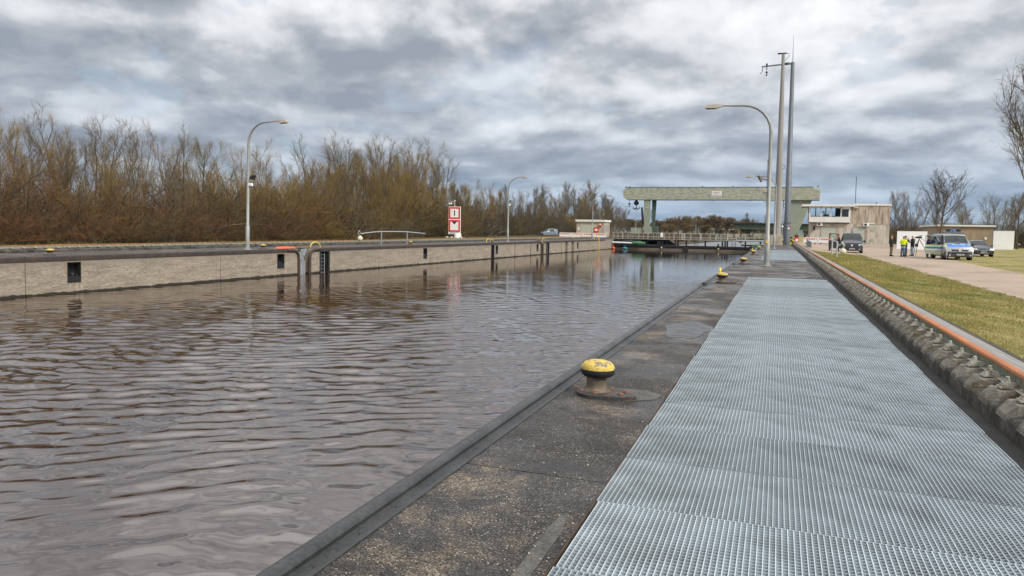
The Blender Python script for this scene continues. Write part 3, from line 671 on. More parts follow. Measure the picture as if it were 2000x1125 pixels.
# ================================================================ street lamps
def lamp(loc, s, h, reach, label, rz=0.0, grp='arched grey street lamps', lean=(0, 0), gear=True, r=0.13):
    T = thing('street_lamp', label, 'street lamp', loc, rz, grp); T.rotation_euler[0] = R(lean[0]); T.rotation_euler[1] = R(lean[1])
    hb = h - 1.55; rr = 1.45
    pts = [(0, 0, .25), (0, 0, 1.6), (0, 0, 1.65), (0, 0, hb)]; rads = [r, r, r * .72, r * .62]
    for a in (15, 30, 45, 60, 75, 88): pts.append((s * rr * (1 - math.cos(R(a))), 0, hb + rr * math.sin(R(a)))); rads.append(r * (.6 - a / 400))
    pts.append((s * (reach - .9), 0, h - .06)); rads.append(r * .30)
    t = M(); t.tube(pts, rads, 12); t.build('post', m_pole, T, smooth=50)
    t = M(); t.lathe([(r * 2.0, 0), (r * 2.0, .03), (r * 1.15, .06), (r * 1.02, .26)], (0, 0, 0), 12)
    for a in range(4): t.lathe([(.02, 0), (.02, .05)], (r * 1.6 * math.cos(R(45 + 90 * a)), r * 1.6 * math.sin(R(45 + 90 * a)), .03), 6)
    t.build('foot', m_pole, T)
    # lamp head: flat tapering housing, deeper toward its outer end
    x0 = s * (reach - .95); x1 = s * reach; xm = s * (reach - .62)
    t = M(); w0, w1 = .055, .15
    P = [(x0, -w0, h - .10), (x0, w0, h - .10), (x0, w0, h + .0), (x0, -w0, h + .0), (xm, -w1, h - .19), (xm, w1, h - .19), (xm, w1 * .9, h + .02), (xm, -w1 * .9, h + .02),
         (x1, -w1, h - .17), (x1, w1, h - .17), (x1, w1 * .8, h - .06), (x1, -w1 * .8, h - .06), (x1 - s * .14, w1 * .85, h + .015), (x1 - s * .14, -w1 * .85, h + .015)]
    t.hull(P); hd = t.build('lamp_head', m_lamphd, T, smooth=30)
    t = M(); t.hull([(xm + s * .04, -w1 * .85, h - .19), (xm + s * .04, w1 * .85, h - .19), (x1 - s * .03, -w1 * .85, h - .18), (x1 - s * .03, w1 * .85, h - .18), (xm + s * .1, -w1 * .6, h - .225), (xm + s * .1, w1 * .6, h - .225), (x1 - s * .1, -w1 * .6, h - .215), (x1 - s * .1, w1 * .6, h - .215)])
    t.build('lamp_glass', m_glass, hd)
    return T
l1 = lamp((-.53, 40.9, 0), -1, 8.72, 3.45, 'tall grey street lamp standing on the near quay beside the grating', 0, lean=(0, -.15), r=.15)
# floodlight, speaker box and box on the near lamp
t = M(); t.tube([(-.1, 0, 4.62), (-.34, 0, 4.66)], .025, 6); t.hull([(-.32, -.12, 4.74), (-.32, .12, 4.74), (-.52, -.2, 4.86), (-.52, .2, 4.86), (-.40, -.2, 4.52), (-.40, .2, 4.52), (-.62, -.16, 4.80), (-.44, -.16, 4.5), (-.62, .16, 4.80), (-.44, .16, 4.5)])
t.build('floodlight', pm('flood housing', (.12, .095, .075), .6), l1)
t = M(); t.bevbox((-.22, 0, 4.05), (.24, .2, .2), .03); t.tube([(-.12, -.05, 3.9), (-.3, -.05, 3.92)], .03, 6); t.build('junction_box', m_lamphd, l1)
t = M(); t.tube([(-.11, 0, 5.6), (-.13, 0, 5.2), (-.13, 0, 4.7), (-.11, 0, 4.1), (-.105, 0, 3.2)], .012, 5); t.lathe([(.03, 0), (.03, .05)], (-.11, 0, 5.6), 6); t.build('cable', m_black, l1)
t = M(); t.bevbox((0, -.16, 1.3), (.14, .05, .16), .01); t.build('tag_plate', m_yelc, l1)
l2 = lamp((-.40, 86, 0), -1, 8.25, 3.3, 'smaller grey street lamp farther down the near quay behind the first', 0, r=.14)
l3 = lamp(LP(-.5, 40.0), 1, 8.78, 3.25, 'grey street lamp on the far quay before the tall brown trees', RZL, lean=(0, .9), r=.14)
t = M(); t.tube([(.08, 0, 4.95), (.28, 0, 4.95)], .025, 6); t.hull([(.24, -.1, 5.05), (.24, .1, 5.05), (.26, .14, 4.85), (.26, -.14, 4.85), (.52, -.15, 5.12), (.52, .15, 5.12), (.46, -.17, 4.80), (.46, .17, 4.80)]); t.build('floodlight', m_black, l3)
t = M(); t.bevbox((.22, 0, 4.48), (.3, .16, .2), .03); t.build('speaker_box', m_white, l3)
l4 = lamp(LP(-.7, 88), 1, 8.5, 2.6, 'thin distant street lamp on the far quay right of the signboard', RZL, r=.13)
t = M(); t.tube([(.08, 0, 5.3), (.25, 0, 5.3)], .02, 5); t.hull([(.2, -.1, 5.4), (.2, .1, 5.4), (.4, -.12, 5.42), (.4, .12, 5.42), (.36, .12, 5.16), (.36, -.12, 5.16)]); t.build('floodlight', m_black, l4)
t = M(); t.bevbox((.2, 0, 4.85), (.26, .15, .18), .02); t.build('speaker_box', m_white, l4)
lamp(LP(-1.2, 131), 1, 8.2, 3.6, 'pale thin street lamp rising before the small hut', RZL, r=.11)
for (x, y, h, s, lab) in ((-35.5, 190, 8, 1, 'distant lamp behind the footbridge railing left of the gantry leg'), (-27.5, 262, 8.4, 1, 'far lamp on the upper river bank beside the gantry leg'),
                       (-23.6, 262, 2.9, 1, 'low far lamp seen through the gantry, left one'), (-20.0, 262, 2.9, 1, 'low far lamp seen through the gantry, middle one'), (-16.6, 262, 2.9, 1, 'low far lamp seen through the gantry, right one'),
                       (0.2, 150, 8.0, -1, 'far street lamp between the two tall masts')):
    lamp((x, y, 0), s, h, 2.2 if h < 4 else 3.2, lab, 0, 'far small street lamps', r=.10)

# ================================================================ masts
mc = thing('concrete_mast', 'tall tapering concrete mast with a small camera on top', 'mast', (-.15, 112, 0)); mc.rotation_euler[1] = R(-.15)
t = M(); t.tube([(0, 0, 0), (0, 0, 9), (0, 0, 18), (0, 0, 27.6)], [.54, .46, .36, .21], 16); t.build('shaft', pm('mast concrete', (.27, .262, .24), .85, var=.1, scale=.7, stretch=(1, 1, .2)), mc, smooth=True)
t = M(); t.cbox((0, 0, 27.7), (.9, .25, .14)); t.tube([(.2, 0, 27.7), (.75, 0, 27.6), (.78, 0, 27.2), (.4, 0, 26.9), (.1, 0, 26.4)], .035, 5); t.cbox((-.55, 0, 27.7), (.45, .22, .18)); t.build('top_camera', m_black, mc)
t = M(); t.tube([(.45, 0, 11.7), (.72, -.2, 11.6), (.75, -.2, 11.2), (.45, 0, 11.1)], .04, 5); t.build('bracket', m_black, mc)
t = M(); t.bevbox((-.1, -.8, .75), (1.5, 1.0, 1.5), .04); t.cbox((-.1, -1.33, .9), (.6, .05, .8)); t.build('plinth', m_concl, mc)
mp_ = thing('steel_mast', 'dark grey steel radio mast with crossarm and whip antenna', 'mast', (1.28, 120, 0)); mp_.rotation_euler[1] = R(-.25)
m_mast = pm('blue grey mast', (.155, .175, .19), .5, .3, var=.15, scale=3)
t = M(); t.tube([(0, 0, 0), (0, 0, 12), (0, 0, 12.05), (0, 0, 28.1)], [.50, .42, .40, .27], 16); t.lathe([(.62, 0), (.62, .12)], (0, 0, 3.4), 16); t.build('shaft', m_mast, mp_, smooth=40)
t = M(); t.tube([(0, 0, 28.1), (0, 0, 30.5), (0, 0, 32.4)], [.05, .03, .012], 5); t.build('whip_antenna', m_black, mp_)
t = M(); t.tube([(.2, 0, 27.9), (-2.0, 0, 27.85), (-4.5, 0, 27.7)], [.12, .12, .10], 6); t.tube([(-1.4, 0, 28.05), (-.4, 0, 28.05)], .09, 6); t.build('crossarm', m_mast, mp_)
t = M(); t.tube([(-4.35, 0, 27.75), (-4.4, 0, 27.0), (-4.75, 0, 26.6)], .05, 5); t.tube([(-3.75, 0, 28), (-3.75, 0, 27.2)], .07, 6); t.sphere((-3.75, 0, 26.8), (.16, .16, .2)); t.sphere((-3.75, 0, 26.4), (.13, .13, .14)); t.cbox((-1.0, 0, 27.9), (.5, .3, .3)); t.cbox((-3.75, 0, 28), (.25, .25, .3)); t.build('instruments', m_black, mp_)

# ================================================================ signal board on the far bank
sg = thing('signal_board', 'tall white board with two red framed square signs', 'signboard', (-46.5, 100, 0), R(6))
t = M(); t.bevbox((0, 0, 2.85), (1.95, .12, 4.2), .03); t.build('board', m_white, sg)
for z, kind in ((3.98, 'bar'), (2.02, 'wedge')):
    t = M(); o_, i_ = .90, .66
    for a, b, c, d in ((-o_, o_, i_, o_), (-o_, o_, -o_, -i_), (-o_, -i_, -i_, i_), (i_, o_, -i_, i_)): t.box(a, b, -.085, -.0605, z + c, z + d)
    f = t.build('red_frame', m_red, sg)
    t = M()
    if kind == 'bar': t.bevbox((0, -.075, z), (.17, .02, .85), .008)
    else: t.prism([(-.42, z + .655), (.42, z + .655), (0, z + .22)], -.084, -.0605, 'y')
    t.build('black_mark', m_ink, sg)
text_mesh('Baustelle', .42, m_ink, sg, (0, -.065, .98), (R(90), 0, 0), extrude=.004)
t = M(); t.lathe([(.55, 0), (.55, 1.0), (.48, 1.12), (.1, 1.16)], (.45, .2, -.25), 16); t.tube([(.0, .12, 0), (.0, .12, 4.9)], .06, 8); t.build('round_base', m_white, sg, smooth=40)
t = M(); t.box(-1.65, 1.6, -.5, .6, -.02, .16)
for x in (-1.2, -.45, 1.05): t.sphere((x, 0, .2), (.28, .3, .22))
t.build('foundation', m_concl, sg)
t = M(); t.tube([(.0, 0, 4.9), (0, 0, 5.75), (-.55, 0, 5.65), (-.62, 0, 5.45)], .035, 6); t.sphere((-.55, 0, 5.4), .12); t.sphere((-.85, 0, 5.4), .13); t.cbox((0, 0, 5.85), (.25, .15, .12)); t.build('sign_lamps', m_white, sg)

# swing rails with a ball counterweight
def swing(loc, rz, s, L, label, hgt=1.25):
    T = thing('swing_rail', label, 'swing rail', loc, rz, 'tubular swing rails with ball weight')
    for x in (0, s * L * .40):
        t = M(); t.tube([(x, 0, 0), (x, 0, hgt)], .055, 8); t.build('post', m_recess, T, smooth=True)
    t = M(); pts = [(s * (-L * .30), 0, hgt - .18), (s * (-L * .15), 0, hgt - .04), (0, 0, hgt + .03), (s * L * .2, 0, hgt + .05), (s * L * .4, 0, hgt + .03), (s * L * .70, 0, hgt - .12)]
    t.tube(pts, .04, 8); t.tube([(s * (-L * .30), 0, hgt - .18)] + [(s * (-L * .30 - .12 - .18 * math.sin(a)), 0, hgt - .1 + .22 * math.cos(a * .9)) for a in (.2, .8, 1.5, 2.2)] + [(s * (-L * .30), 0, hgt - .42)], .03, 6)
    t.build('rail', m_galv2, T, smooth=True)
    t = M(); t.sphere((s * (-L * .31), 0, hgt - .62), .24, n=16); t.build('ball_weight', m_bulb, T, smooth=True)
m_galv2 = pm('galvanised tube', (.42, .43, .42), .5, .3, var=.1, scale=6)
swing(LP(-1.6, 58.8), RZL + R(72), 1, 8.0, 'swing rail with a white ball weight on the far quay')
# near one beside the turf, its rail seen end on
T = thing('swing_rail', 'bent tube rail with cream ball beside the grass', 'swing rail', (3.95, 57.5, .08), 0, 'tubular swing rails with ball weight')
for y in (3.2, -1.7):
    t = M(); t.tube([(0, y, 0), (0, y, 1.22)], .06, 8); t.build('post', m_galv2, T, smooth=True)
t = M(); t.tube([(-.1, 5.2, 1.28), (0, 3.2, 1.24), (.08, 0, 1.15), (.0, -1.7, 1.05), (.1, -2.6, .9), (.22, -3.0, 1.15), (.32, -3.1, 1.0), (.32, -3.0, .75)], .045, 8); t.build('rail', m_galv2, T, smooth=True)
t = M(); t.sphere((.30, -3.0, .53), .21, n=16); t.build('ball_weight', m_bulb, T, smooth=True)

# orange cover and ropes on the far wall, over the stop-log slot
t = M(); t.hull([LP(-.9 + a, 44.1 + b, z) for a, b, z in ((0, -.9, .03), (.6, -.9, .03), (0, .8, .03), (.6, .8, .03), (.1, -.6, .16), (.5, -.6, .16), (.1, .6, .14), (.5, .6, .14))])
o = t.build('orange_tarpaulin', pm('orange cover', (.75, .13, .03), .6, var=.15, scale=4, bump=.6, bscale=6, bdist=.05)); tag(o, 'orange cover lying on the far quay at the wall slot', 'tarpaulin')
t = M(); rs = random.Random(5); pts = [LP(-.5 + rs.uniform(-.2, .2), 45.0 + i * .12, .05 + rs.uniform(0, .12)) for i in range(16)]; t.tube(pts, .03, 6)
o = t.build('rope', pm('tan rope', (.28, .13, .05), .9)); tag(o, 'heap of tan rope beside the orange cover', 'rope')
# ================================================================ gantry crane over the upper lock head
m_green = pm('grey green crane paint', (0.255, 0.28, 0.22), 0.65, var=0.12, scale=0.7)
m_greenp = pm('patched crane paint', (0.245, 0.27, 0.21), 0.7, var=0.1, scale=0.7, stain=(0.40, 0.385, 0.30), sscale=1.0, samt=(0.42, 0.56), stretch=(.8, 1, 2.4))
m_greend = pm('dark green steel', (0.055, 0.085, 0.06), 0.6, var=0.15, scale=.5)
GY = 205
gc = thing('gantry_crane', 'pale green gantry crane spanning the far end of the lock', 'crane', (0, GY, 0))
t = M(); t.prism([(-41.9, 13.1), (-41.9, 11.3), (-40.9, 10.58), (9.85, 10.58), (9.85, 13.25), (8.2, 13.6), (8.2, 13.95), (-41, 13.95)], -1.1, 1.1, 'y'); t.build('girder', m_greenp, gc)
t = M(); t.box(-41, 8.2, -1.18, 1.18, 13.96, 14.05); t.box(-40.8, 9.8, -1.2, 1.2, 10.45, 10.575)
for x in (-27, -17, -7.5): t.box(x - .5, x + .5, -1.3, -1.21, 10.3, 10.6)
for x in (-41.3, -40.2, -20, -12, 9.3): t.box(x - .15, x + .15, -.8, -.5, 13.9, 14.35)
t.build('girder_flanges', m_greend, gc)
t = M(); t.prism([(-36, 10.45), (-34.2, 10.45), (-34.3, 3.0), (-35.8, 3.0)], -1.0, -.2, 'y'); t.box(-36.0, -33.6, -1.3, 1.0, 1.2, 3.0); t.build('leg', m_green, gc)
t = M(); t.prism([(-33.9, 10.45), (-32.7, 10.45), (-33.0, 3.0), (-33.7, 3.0)], .2, 1.0, 'y'); t.box(-33.55, -32.0, -1.0, 1.0, 1.0, 3.2); t.build('leg', m_greend, gc)
t = M(); t.prism([(2.6, 10.45), (8.0, 10.45), (5.0, 2.2), (5.0, .8), (3.0, .8), (3.0, 5)], -.6, .6, 'y'); t.build('leg', m_green, gc)
t = M(); t.box(.9, 1.1, -.5, -.3, 3, 10.5); t.box(1.9, 2.1, -.5, -.3, 3, 10.5)
for z in np.arange(3.2, 10.4, .9): t.box(1.1, 1.9, -.48, -.36, z, z + .12)
t.build('ladder', m_greend, gc)
t = M(); t.lathe([(1.9, -.25), (1.9, .25)], (0, 0, 0), 20)
o = t.build('cable_drum', m_black, gc); o.rotation_euler = (0, R(84), 0); o.location = (-36.3, -.8, 6.0); o.scale = (1.3, .3, .9)
t = M(); t.box(-39.5, -36.1, -1, .8, 1.0, 2.6); t.box(-35.5, -33.4, -2, -1.3, .9, 2.2); t.build('drive_housing', m_green, gc)
for x in (-35.8, -34.6, -33.0, -32.2, 3.2, 4.7): t = M(); t.tube([(x, -.25, .5), (x, .25, .5)], .45, 14); t.build('wheel', m_black, gc)
def hook(x, sc_, z0):
    t = M(); t.box(x - .35 * sc_, x + .35 * sc_, -.3, .3, 9.9, 10.45) if sc_ > .9 else None
    t.tube([(x, 0, 10.45), (x, 0, z0 + 1.2 * sc_)], .06, 5); t.sphere((x, 0, z0 + .9 * sc_), (.75 * sc_, .4 * sc_, .62 * sc_), n=12)
    t.tube([(x, 0, z0 + .5 * sc_), (x, 0, z0 - .5 * sc_)], .14 * sc_, 6)
    for s in (-1, 1): t.tube([(x, 0, z0 - .6 * sc_), (x + s * .45 * sc_, 0, z0 - .85 * sc_), (x + s * .85 * sc_, 0, z0 - .6 * sc_), (x + s * .9 * sc_, 0, z0 - .1 * sc_)], [.2 * sc_, .2 * sc_, .15 * sc_, .06 * sc_], 6)
    t.build('hook', m_black, gc, smooth=True)
hook(-38.3, 1.0, 8.7); hook(5.6, 1.0, 8.7); hook(-40.3, .42, 9.0)
pl = M(); pl.box(-17.5, -14.8, -1.16, -1.105, 11.45, 12.95); pb = pl.build('name_plate', pm('cream plate', (.72, .66, .60), .6, var=.05), gc)
t = M(); rs = random.Random(2)
for z, xs in ((12.55, (-16.9, -16.4, -15.95, -15.55)), (12.15, (-16.75, -16.2)), (11.7, (-17.2, -16.65, -16.1, -15.5, -15.1))):
    for x in xs: t.box(x - .17, x + .14, -1.185, -1.162, z - .11, z + .11)
t.build('plate_marks', pm('faded ink', (.33, .28, .27), .7), pb)

# ================================================================ lock gate with the footbridge on top
gt = thing('lock_gate', 'black steel lock gate beam lying across the water under the footbridge', 'lock gate', (0, 143, 0))
XL, XR = -31.1, -2.45
m_timber = pm('wet timber sill', (.12, .095, .07), .8, var=.25, scale=2, stretch=(.3, 1, 1))
def zg(x): return 0.0
t = M(); t.box(XL, XR, -.6, .9, -1.72, -1.1); t.box(XL, XR, -.75, -.3, -1.30, -1.16); t.build('gate_beam', m_black, gt)
t = M(); t.box(XL, -17.2, -1.15, -.62, -2.6, -1.62); t.box(-16.2, XR, -1.15, -.62, -2.6, -1.62); t.build('timber_fender', m_timber, gt)
t = M(); t.box(-17.2, -16.2, -1.25, -.6, -3, -1.30); t.build('gate_post', m_black, gt)
for x in (-28.4, -25.2, -12.2, -5.6):
    pass
for x in (-21.3, -10.6, -4.7): t = M(); t.sphere((x, -1.28, -1.45), .16); t.build('marker_ball', pm('cream', (.6, .45, .28), .6), gt)
t = M()
for x in (-22.0, -19.0, -10.8, -4.9): t.hull([(x - .2, -.4, -1.12), (x + .35, -.4, -1.12), (x + .1, -.4, -.35), (x - .2, .1, -1.12), (x + .35, .1, -1.12), (x + .1, .1, -.35)])
t.build('gate_brackets', m_black, gt)
fb = thing('footbridge', 'narrow footbridge with pale railing across the lock gate', 'footbridge', (0, 143.6, 0))
t = M(); t.box(-31.4, -1.2, -.6, .7, .02, .16); t.build('deck', m_black, fb)
t = M(); t.box(-31.4, -1.2, -.66, -.61, .10, .17); t.build('deck_edge', m_galv2, fb)
for x in (-29.6, -26.9, -26.4, -22.3, -21.9, -21.4, -18.9, -18.4, -16.8, -13.2, -10.0, -9.5, -9.1, -5.8, -3.1):
    t = M(); t.box(x - .14, x + .14, -.25, .25, -1.1, .02); t.build('pier', m_black, fb)
t = M()
for x in (-24.6, -20.3, -14.9, -7.9):
    for dx in (-.35, .35): t.box(x + dx - .035, x + dx + .035, -.45, -.40, -1.1, .02)
    for z in (-.9, -.6, -.3): t.box(x - .35, x + .35, -.45, -.40, z, z + .05)
t.build('ladders', m_black, fb)
t = M(); 
for x, w_ in ((-18.3, 1.1), (-15.8, 1.0), (-7.0, .6), (-24, .9)): t.box(x, x + w_, -.5, .4, -.18, .015)
t.build('hangers', m_black, fb)
m_railg = pm('pale grey railing', (.42, .42, .38), .6, .1, var=.08, scale=2)
t = M(); ty = -.55
for z in (.62, 1.12, 1.40):
    if z != 1.12: t.box(-31.4, -1.2, ty - .03, ty + .03, z - .035, z + .035)
x = -31.3
while x < -1.2: t.box(x - .035, x + .035, ty - .03, ty + .03, .16, 1.40); x += 1.02 if x < -17 or x > -9 else 1.9
for x in (-17.6, -17.2, -14.0, -11.2, -9.0, -5.8): t.box(x - .09, x + .09, ty - .05, ty + .05, .16, 1.42)
t.build('railing', m_railg, fb)
t = M()
for z in (.62, 1.40): t.box(-31.4, -1.2, .60, .66, z - .03, z + .03)
x = -31.3
while x < -1.2: t.box(x - .03, x + .03, .60, .66, .16, 1.40); x += 1.7
t.build('railing', m_railg, fb)
t = M(); t.box(-21.75, -21.25, -.68, -.64, .55, 1.45); t.build('notice', m_white, fb)
# hydraulic struts: white rods with green ends
for x0, x1, gx0, gx1, lab in ((-31.0, -26.6, -27.0, -24.4, 'white and green hydraulic ram at the left end of the lock gate'), (-6.5, -3.2, -4.4, -2.6, 'green hydraulic ram at the right end of the lock gate')):
    T = thing('hydraulic_ram', lab, 'hydraulic ram', (0, 141.2, -.62)); T['group'] = 'hydraulic rams of the lock gate'
    t = M(); t.tube([(x0, 0, .0), (x1, 0, -.06)], .14, 8); t.build('rod', m_white if x0 < -20 else m_black, T)
    t = M(); t.tube([(gx0, 0, -.02), ((gx0 + gx1) / 2, 0, 0), (gx1, 0, -.04)], [.20, .30, .16], 8); t.build('cylinder', pm('bright green', (.06, .20, .08), .5), T)
T = thing('gate_machinery', 'dark gate machinery under the footbridge at the far left', 'machinery', (-30, 142.0, 0))
t = M(); t.box(-.8, 2.6, -.2, .6, -.55, -.02); t.box(2.8, 4.6, -.1, .5, -.45, -.05); t.tube([(1, -.4, -.5), (3.2, -.4, -.35)], .25, 8); t.cbox((.2, -.3, -.25), (.8, .5, .6)); t.build('frame', m_black, T)
for x, c, lab in ((-30.6, (.62, .09, .04), 'small orange buoy floating beside the gate'), (-28.3, (.04, .16, .20), 'small teal buoy floating beside the gate')):
    t = M(); t.sphere((x, 140.6, WATER + .2), (.34 if x < -30 else .55, .3, .28)); t.lathe([(.1, .6), (.08, .85)], (x, 140.6, WATER), 8); o = t.build('buoy', pm('buoy', c, .5), None, smooth=True); tag(o, lab, 'buoy', 'buoys by the gate')
# yellow access ladder near the end of the far wall
T = thing('wall_ladder', 'yellow ladder with handrails over the end of the far wall', 'ladder', LP(.06, 131.3), RZL)
t = M()
for y in (-.25, .25): t.tube([(0, y, -2.3), (0, y, .1), (-.3, y, 1.2), (-.9, y, 1.2), (-.9, y, 0)], .03, 6)
for z in np.arange(-2.2, .1, .35): t.tube([(0, -.25, z), (0, .25, z)], .035, 5)
t.build('rails', m_yelc, T)

# ================================================================ control building on the right
m_bwall = pm('streaked concrete', (0.50, 0.455, 0.38), 0.9, var=0.10, scale=0.8, stretch=(1.2, 1.2, 0.35), stain=(0.27, 0.215, 0.155), sscale=0.75, samt=(0.48, 0.66), bump=0.35, bscale=4, bdist=.02, grain=(2.5, .18))
m_bpanel = pm('older streaked concrete', (0.43, 0.36, 0.275), 0.9, var=0.15, scale=1.6, stretch=(1.4, 1.4, 0.22), stain=(0.19, 0.15, 0.115), sscale=1.1, samt=(0.50, 0.62), bump=0.35, bscale=4, bdist=.02, grain=(2.5, .3))
m_fascia = pm('white roof edge', (0.70, 0.69, 0.65), 0.6, var=0.05, scale=1)
m_door = pm('grey green door', (0.42, 0.44, 0.36), 0.6, var=0.05, scale=1)
m_wglass = bpy.data.materials.new('window glass'); m_wglass.use_nodes = True
_b = m_wglass.node_tree.nodes['Principled BSDF']; _b.inputs['Base Color'].default_value = (.75, .85, .88, 1); _b.inputs['Roughness'].default_value = .02; _b.inputs['Transmission Weight'].default_value = 1.0; _b.inputs['IOR'].default_value = 1.12
m_dglass = pm('dark glass', (0.02, 0.025, 0.03), 0.06, var=0.1, ior=1.6)
m_room = pm('dark room', (0.03, 0.03, 0.03), .9)
cb = thing('control_building', 'two storey concrete lock control building with glazed control room', 'building', (0, 143, 0))
X0, X1 = 5.5, 18.5
t = M(); t.box(X0, X1, 0, 9, 0, 3.6); t.box(X0, X1, .25, 9, 3.6, 3.95); t.box(12.0, X1, 0, 9, 3.6, 6.95); t.build('wall', m_bwall, cb)
t = M(); t.box(12.45, X1 - .02, -.03, -.002, 3.62, 6.95); t.build('upper_wall_panel', m_bpanel, cb)
# glazed room: frame, panes, desk and back wall
t = M(); t.box(5.2, 12.0, -.7, .0, 3.95 + 1.05 - 1.1, 4.28 + .62); t.build('room_floor', m_fascia, cb)
zf0, zf1 = 4.90, 6.72
t = M()
for a, b in ((5.15, 5.42), (7.12, 7.28), (8.75, 8.91), (10.42, 10.62), (11.75, 12.05)): t.box(a, b, -.72, -.58, zf0, zf1)
t.box(5.42, 11.75, -.72, -.58, 6.45, zf1); t.box(10.62, 11.75, -.70, -.585, 6.28, 6.45)
for y0, y1 in ((-.58, -.5), (2.2, 2.35), (4.85, 5.0)): t.box(5.15, 5.30, y0, y1, zf0, zf1)
t.box(5.15, 5.30, -.5, 5.0, 6.5, zf1); t.box(5.152, 5.298, -.5, 5.0, zf0, 4.98)
fr = t.build('window_frame', m_white, cb)
for a, b in ((5.42, 7.12), (7.28, 8.75), (8.91, 10.42)):
    t = M(); t.box(a, b, -.655, -.645, zf0, 6.45); t.build('pane', m_wglass, fr)
t = M(); t.box(10.62, 11.75, -.655, -.645, zf0, 6.28); t.build('pane', m_dglass, fr)
t = M(); t.box(5.22, 5.23, -.5, 2.2, 4.98, 6.5); t.box(5.22, 5.23, 2.35, 4.85, 4.98, 6.5); t.build('pane', m_wglass, fr)
t = M(); t.box(10.4, 11.99, 4.99, 5.05, 4.9, 6.7); t.box(9.3, 11.98, -.3, .1, 4.9, 5.05); t.box(5.5, 9.3, -.45, .1, 4.90, 5.02); t.box(7.6, 8.5, -.2, .0, 5.05, 5.35); t.tube([(7.75, -.1, 5.3), (7.7, -.1, 5.75)], .04, 5); t.cbox((7.6, -.1, 5.75), (.4, .1, .22)); t.box(6.45, 6.6, 4.9, 5.0, 4.9, 6.7); t.box(8.2, 8.35, 4.9, 5, 4.9, 6.7); t.build('control_desk', m_black, cb)
t = M(); t.box(11.9, 11.98, 0.1, 5.0, 4.9, 6.7); t.box(9.9, 11.9, 4.5, 4.6, 4.9, 6.7); t.build('inner_wall', m_room, cb)
t = M(); t.box(5.30, 12.0, .0, 9, 3.95, 4.88); t.box(5.30, 12.0, 5.1, 9, 4.88, 5.15); t.build('sill_wall', m_bwall, cb)
t = M(); t.box(3.9, 12.7, -1.6, 9.5, 6.95 - .2, 7.10); t.box(12.7, X1 + .18, -.15, 9.3, 6.955, 7.32); t.build('roof', m_fascia, cb)
t = M(); t.box(12.1, 13.4, -.2, -.05, 6.45, 6.90); t.build('soffit_box', m_bpanel, cb)
for a, b, z in ((7.35, 9.85, 3.0), (12.6, 14.55, 2.95)):
    t = M(); t.box(a, b, -.03, .02, .05, z); t.box((a + b) / 2 - .02, (a + b) / 2 + .02, -.04, -.031, .05, z); d = t.build('door', m_door, cb)
    t = M(); t.box(a - .09, a - .002, -.045, .01, 0, z + .09); t.box(b + .002, b + .09, -.045, .01, 0, z + .09); t.box(a - .002, b + .002, -.045, .01, z + .002, z + .09); t.build('door_frame', m_recess, cb)
for z0, z1 in ((2.35, 2.95), (.5, 1.1)):
    t = M()
    t.box(15.4, 16.1, -.03, .0, z0, z1)
    for k in range(5): t.box(15.45, 16.05, -.05, -.031, z0 + .05 + k * .11, z0 + .10 + k * .11)
    t.build('vent', m_door, cb)
for x, w_ in ((7.05, 0), (14.72, 1)):
    t = M(); t.bevbox((x, -.25, 3.55), (.95, .40, .62), .03); a = t.build('air_conditioner', m_white, cb)
    t = M(); t.tube([(x - .12, -.47, 3.55), (x - .12, -.455, 3.55)], .24, 16); t.build('fan', m_cast, a)
t = M(); t.box(15.25, 16.1, -.12, -.01, 3.72, 3.84); t.build('pipe_cover', m_white, cb)
t = M(); t.cbox((6.15, -.25, 2.7), (.3, .3, .55)); t.cbox((6.1, -.3, 3.05), (.35, .25, .3)); t.tube([(6.25, 0, 3.2), (6.5, -.1, 3.3)], .04, 5); t.build('signal_horn', m_black, cb)
t = M(); t.tube([(13.0, 2, 7.3), (13.0, 2, 12.3)], .05, 6); t.build('roof_antenna', m_black, cb)
t = M(); t.lathe([(.12, 0), (.12, .3)], (16.4, 1, 7.3), 8); t.build('roof_vent', m_black, cb)

# low building behind the police van
lb = thing('service_building', 'low brown concrete service building with white roof edge', 'building', (0, 122, 0))
m_brown = pm('brown streaked concrete', (0.31, 0.235, 0.155), 0.9, var=0.15, scale=1.4, stretch=(1.3, 1.3, 0.25), stain=(0.19, 0.145, 0.10), sscale=.9, samt=(.5, .66))
t = M(); t.box(22.4, 29.2, 0, 14, 0, 3.22); t.build('wall', m_brown, lb)
t = M(); t.box(22.1, 29.5, -.3, 14.3, 3.221, 3.45); t.build('roof', m_fascia, lb)
for x in (23.2, 24.5): 
    t = M(); t.box(x, x + .72, -.03, .0, 2.38, 2.98); wf = t.build('window', m_recess, lb)
    t = M(); t.box(x + .06, x + .66, -.04, -.031, 2.44, 2.80); t.build('pane', m_dglass, wf)
for y in (2.5, 4.5, 6.5, 9, 11):
    t = M(); t.box(22.36, 22.4, y, y + .8, 1.2, 2.7); t.build('window', m_recess, lb)
t = M(); t.box(28.2, 28.5, -.06, -.001, 1.35, 1.7); t.build('wall_notice', m_fascia, lb)
# white freestanding walls
for x0, x1, y, h, lab in ((14.4, 17.8, 104, 2.27, 'white flat freestanding wall panel behind the photographers'), (28.75, 31.25, 119.6, 2.6, 'white flat freestanding wall right of the brown building')):
    t = M(); t.box(x0, x1, y, y + .25, 0, h); t.box(x0 - .02, x1 + .02, y - .02, y + .27, h, h + .05); o = t.build('white_wall', m_white); tag(o, lab, 'wall', 'white freestanding walls')

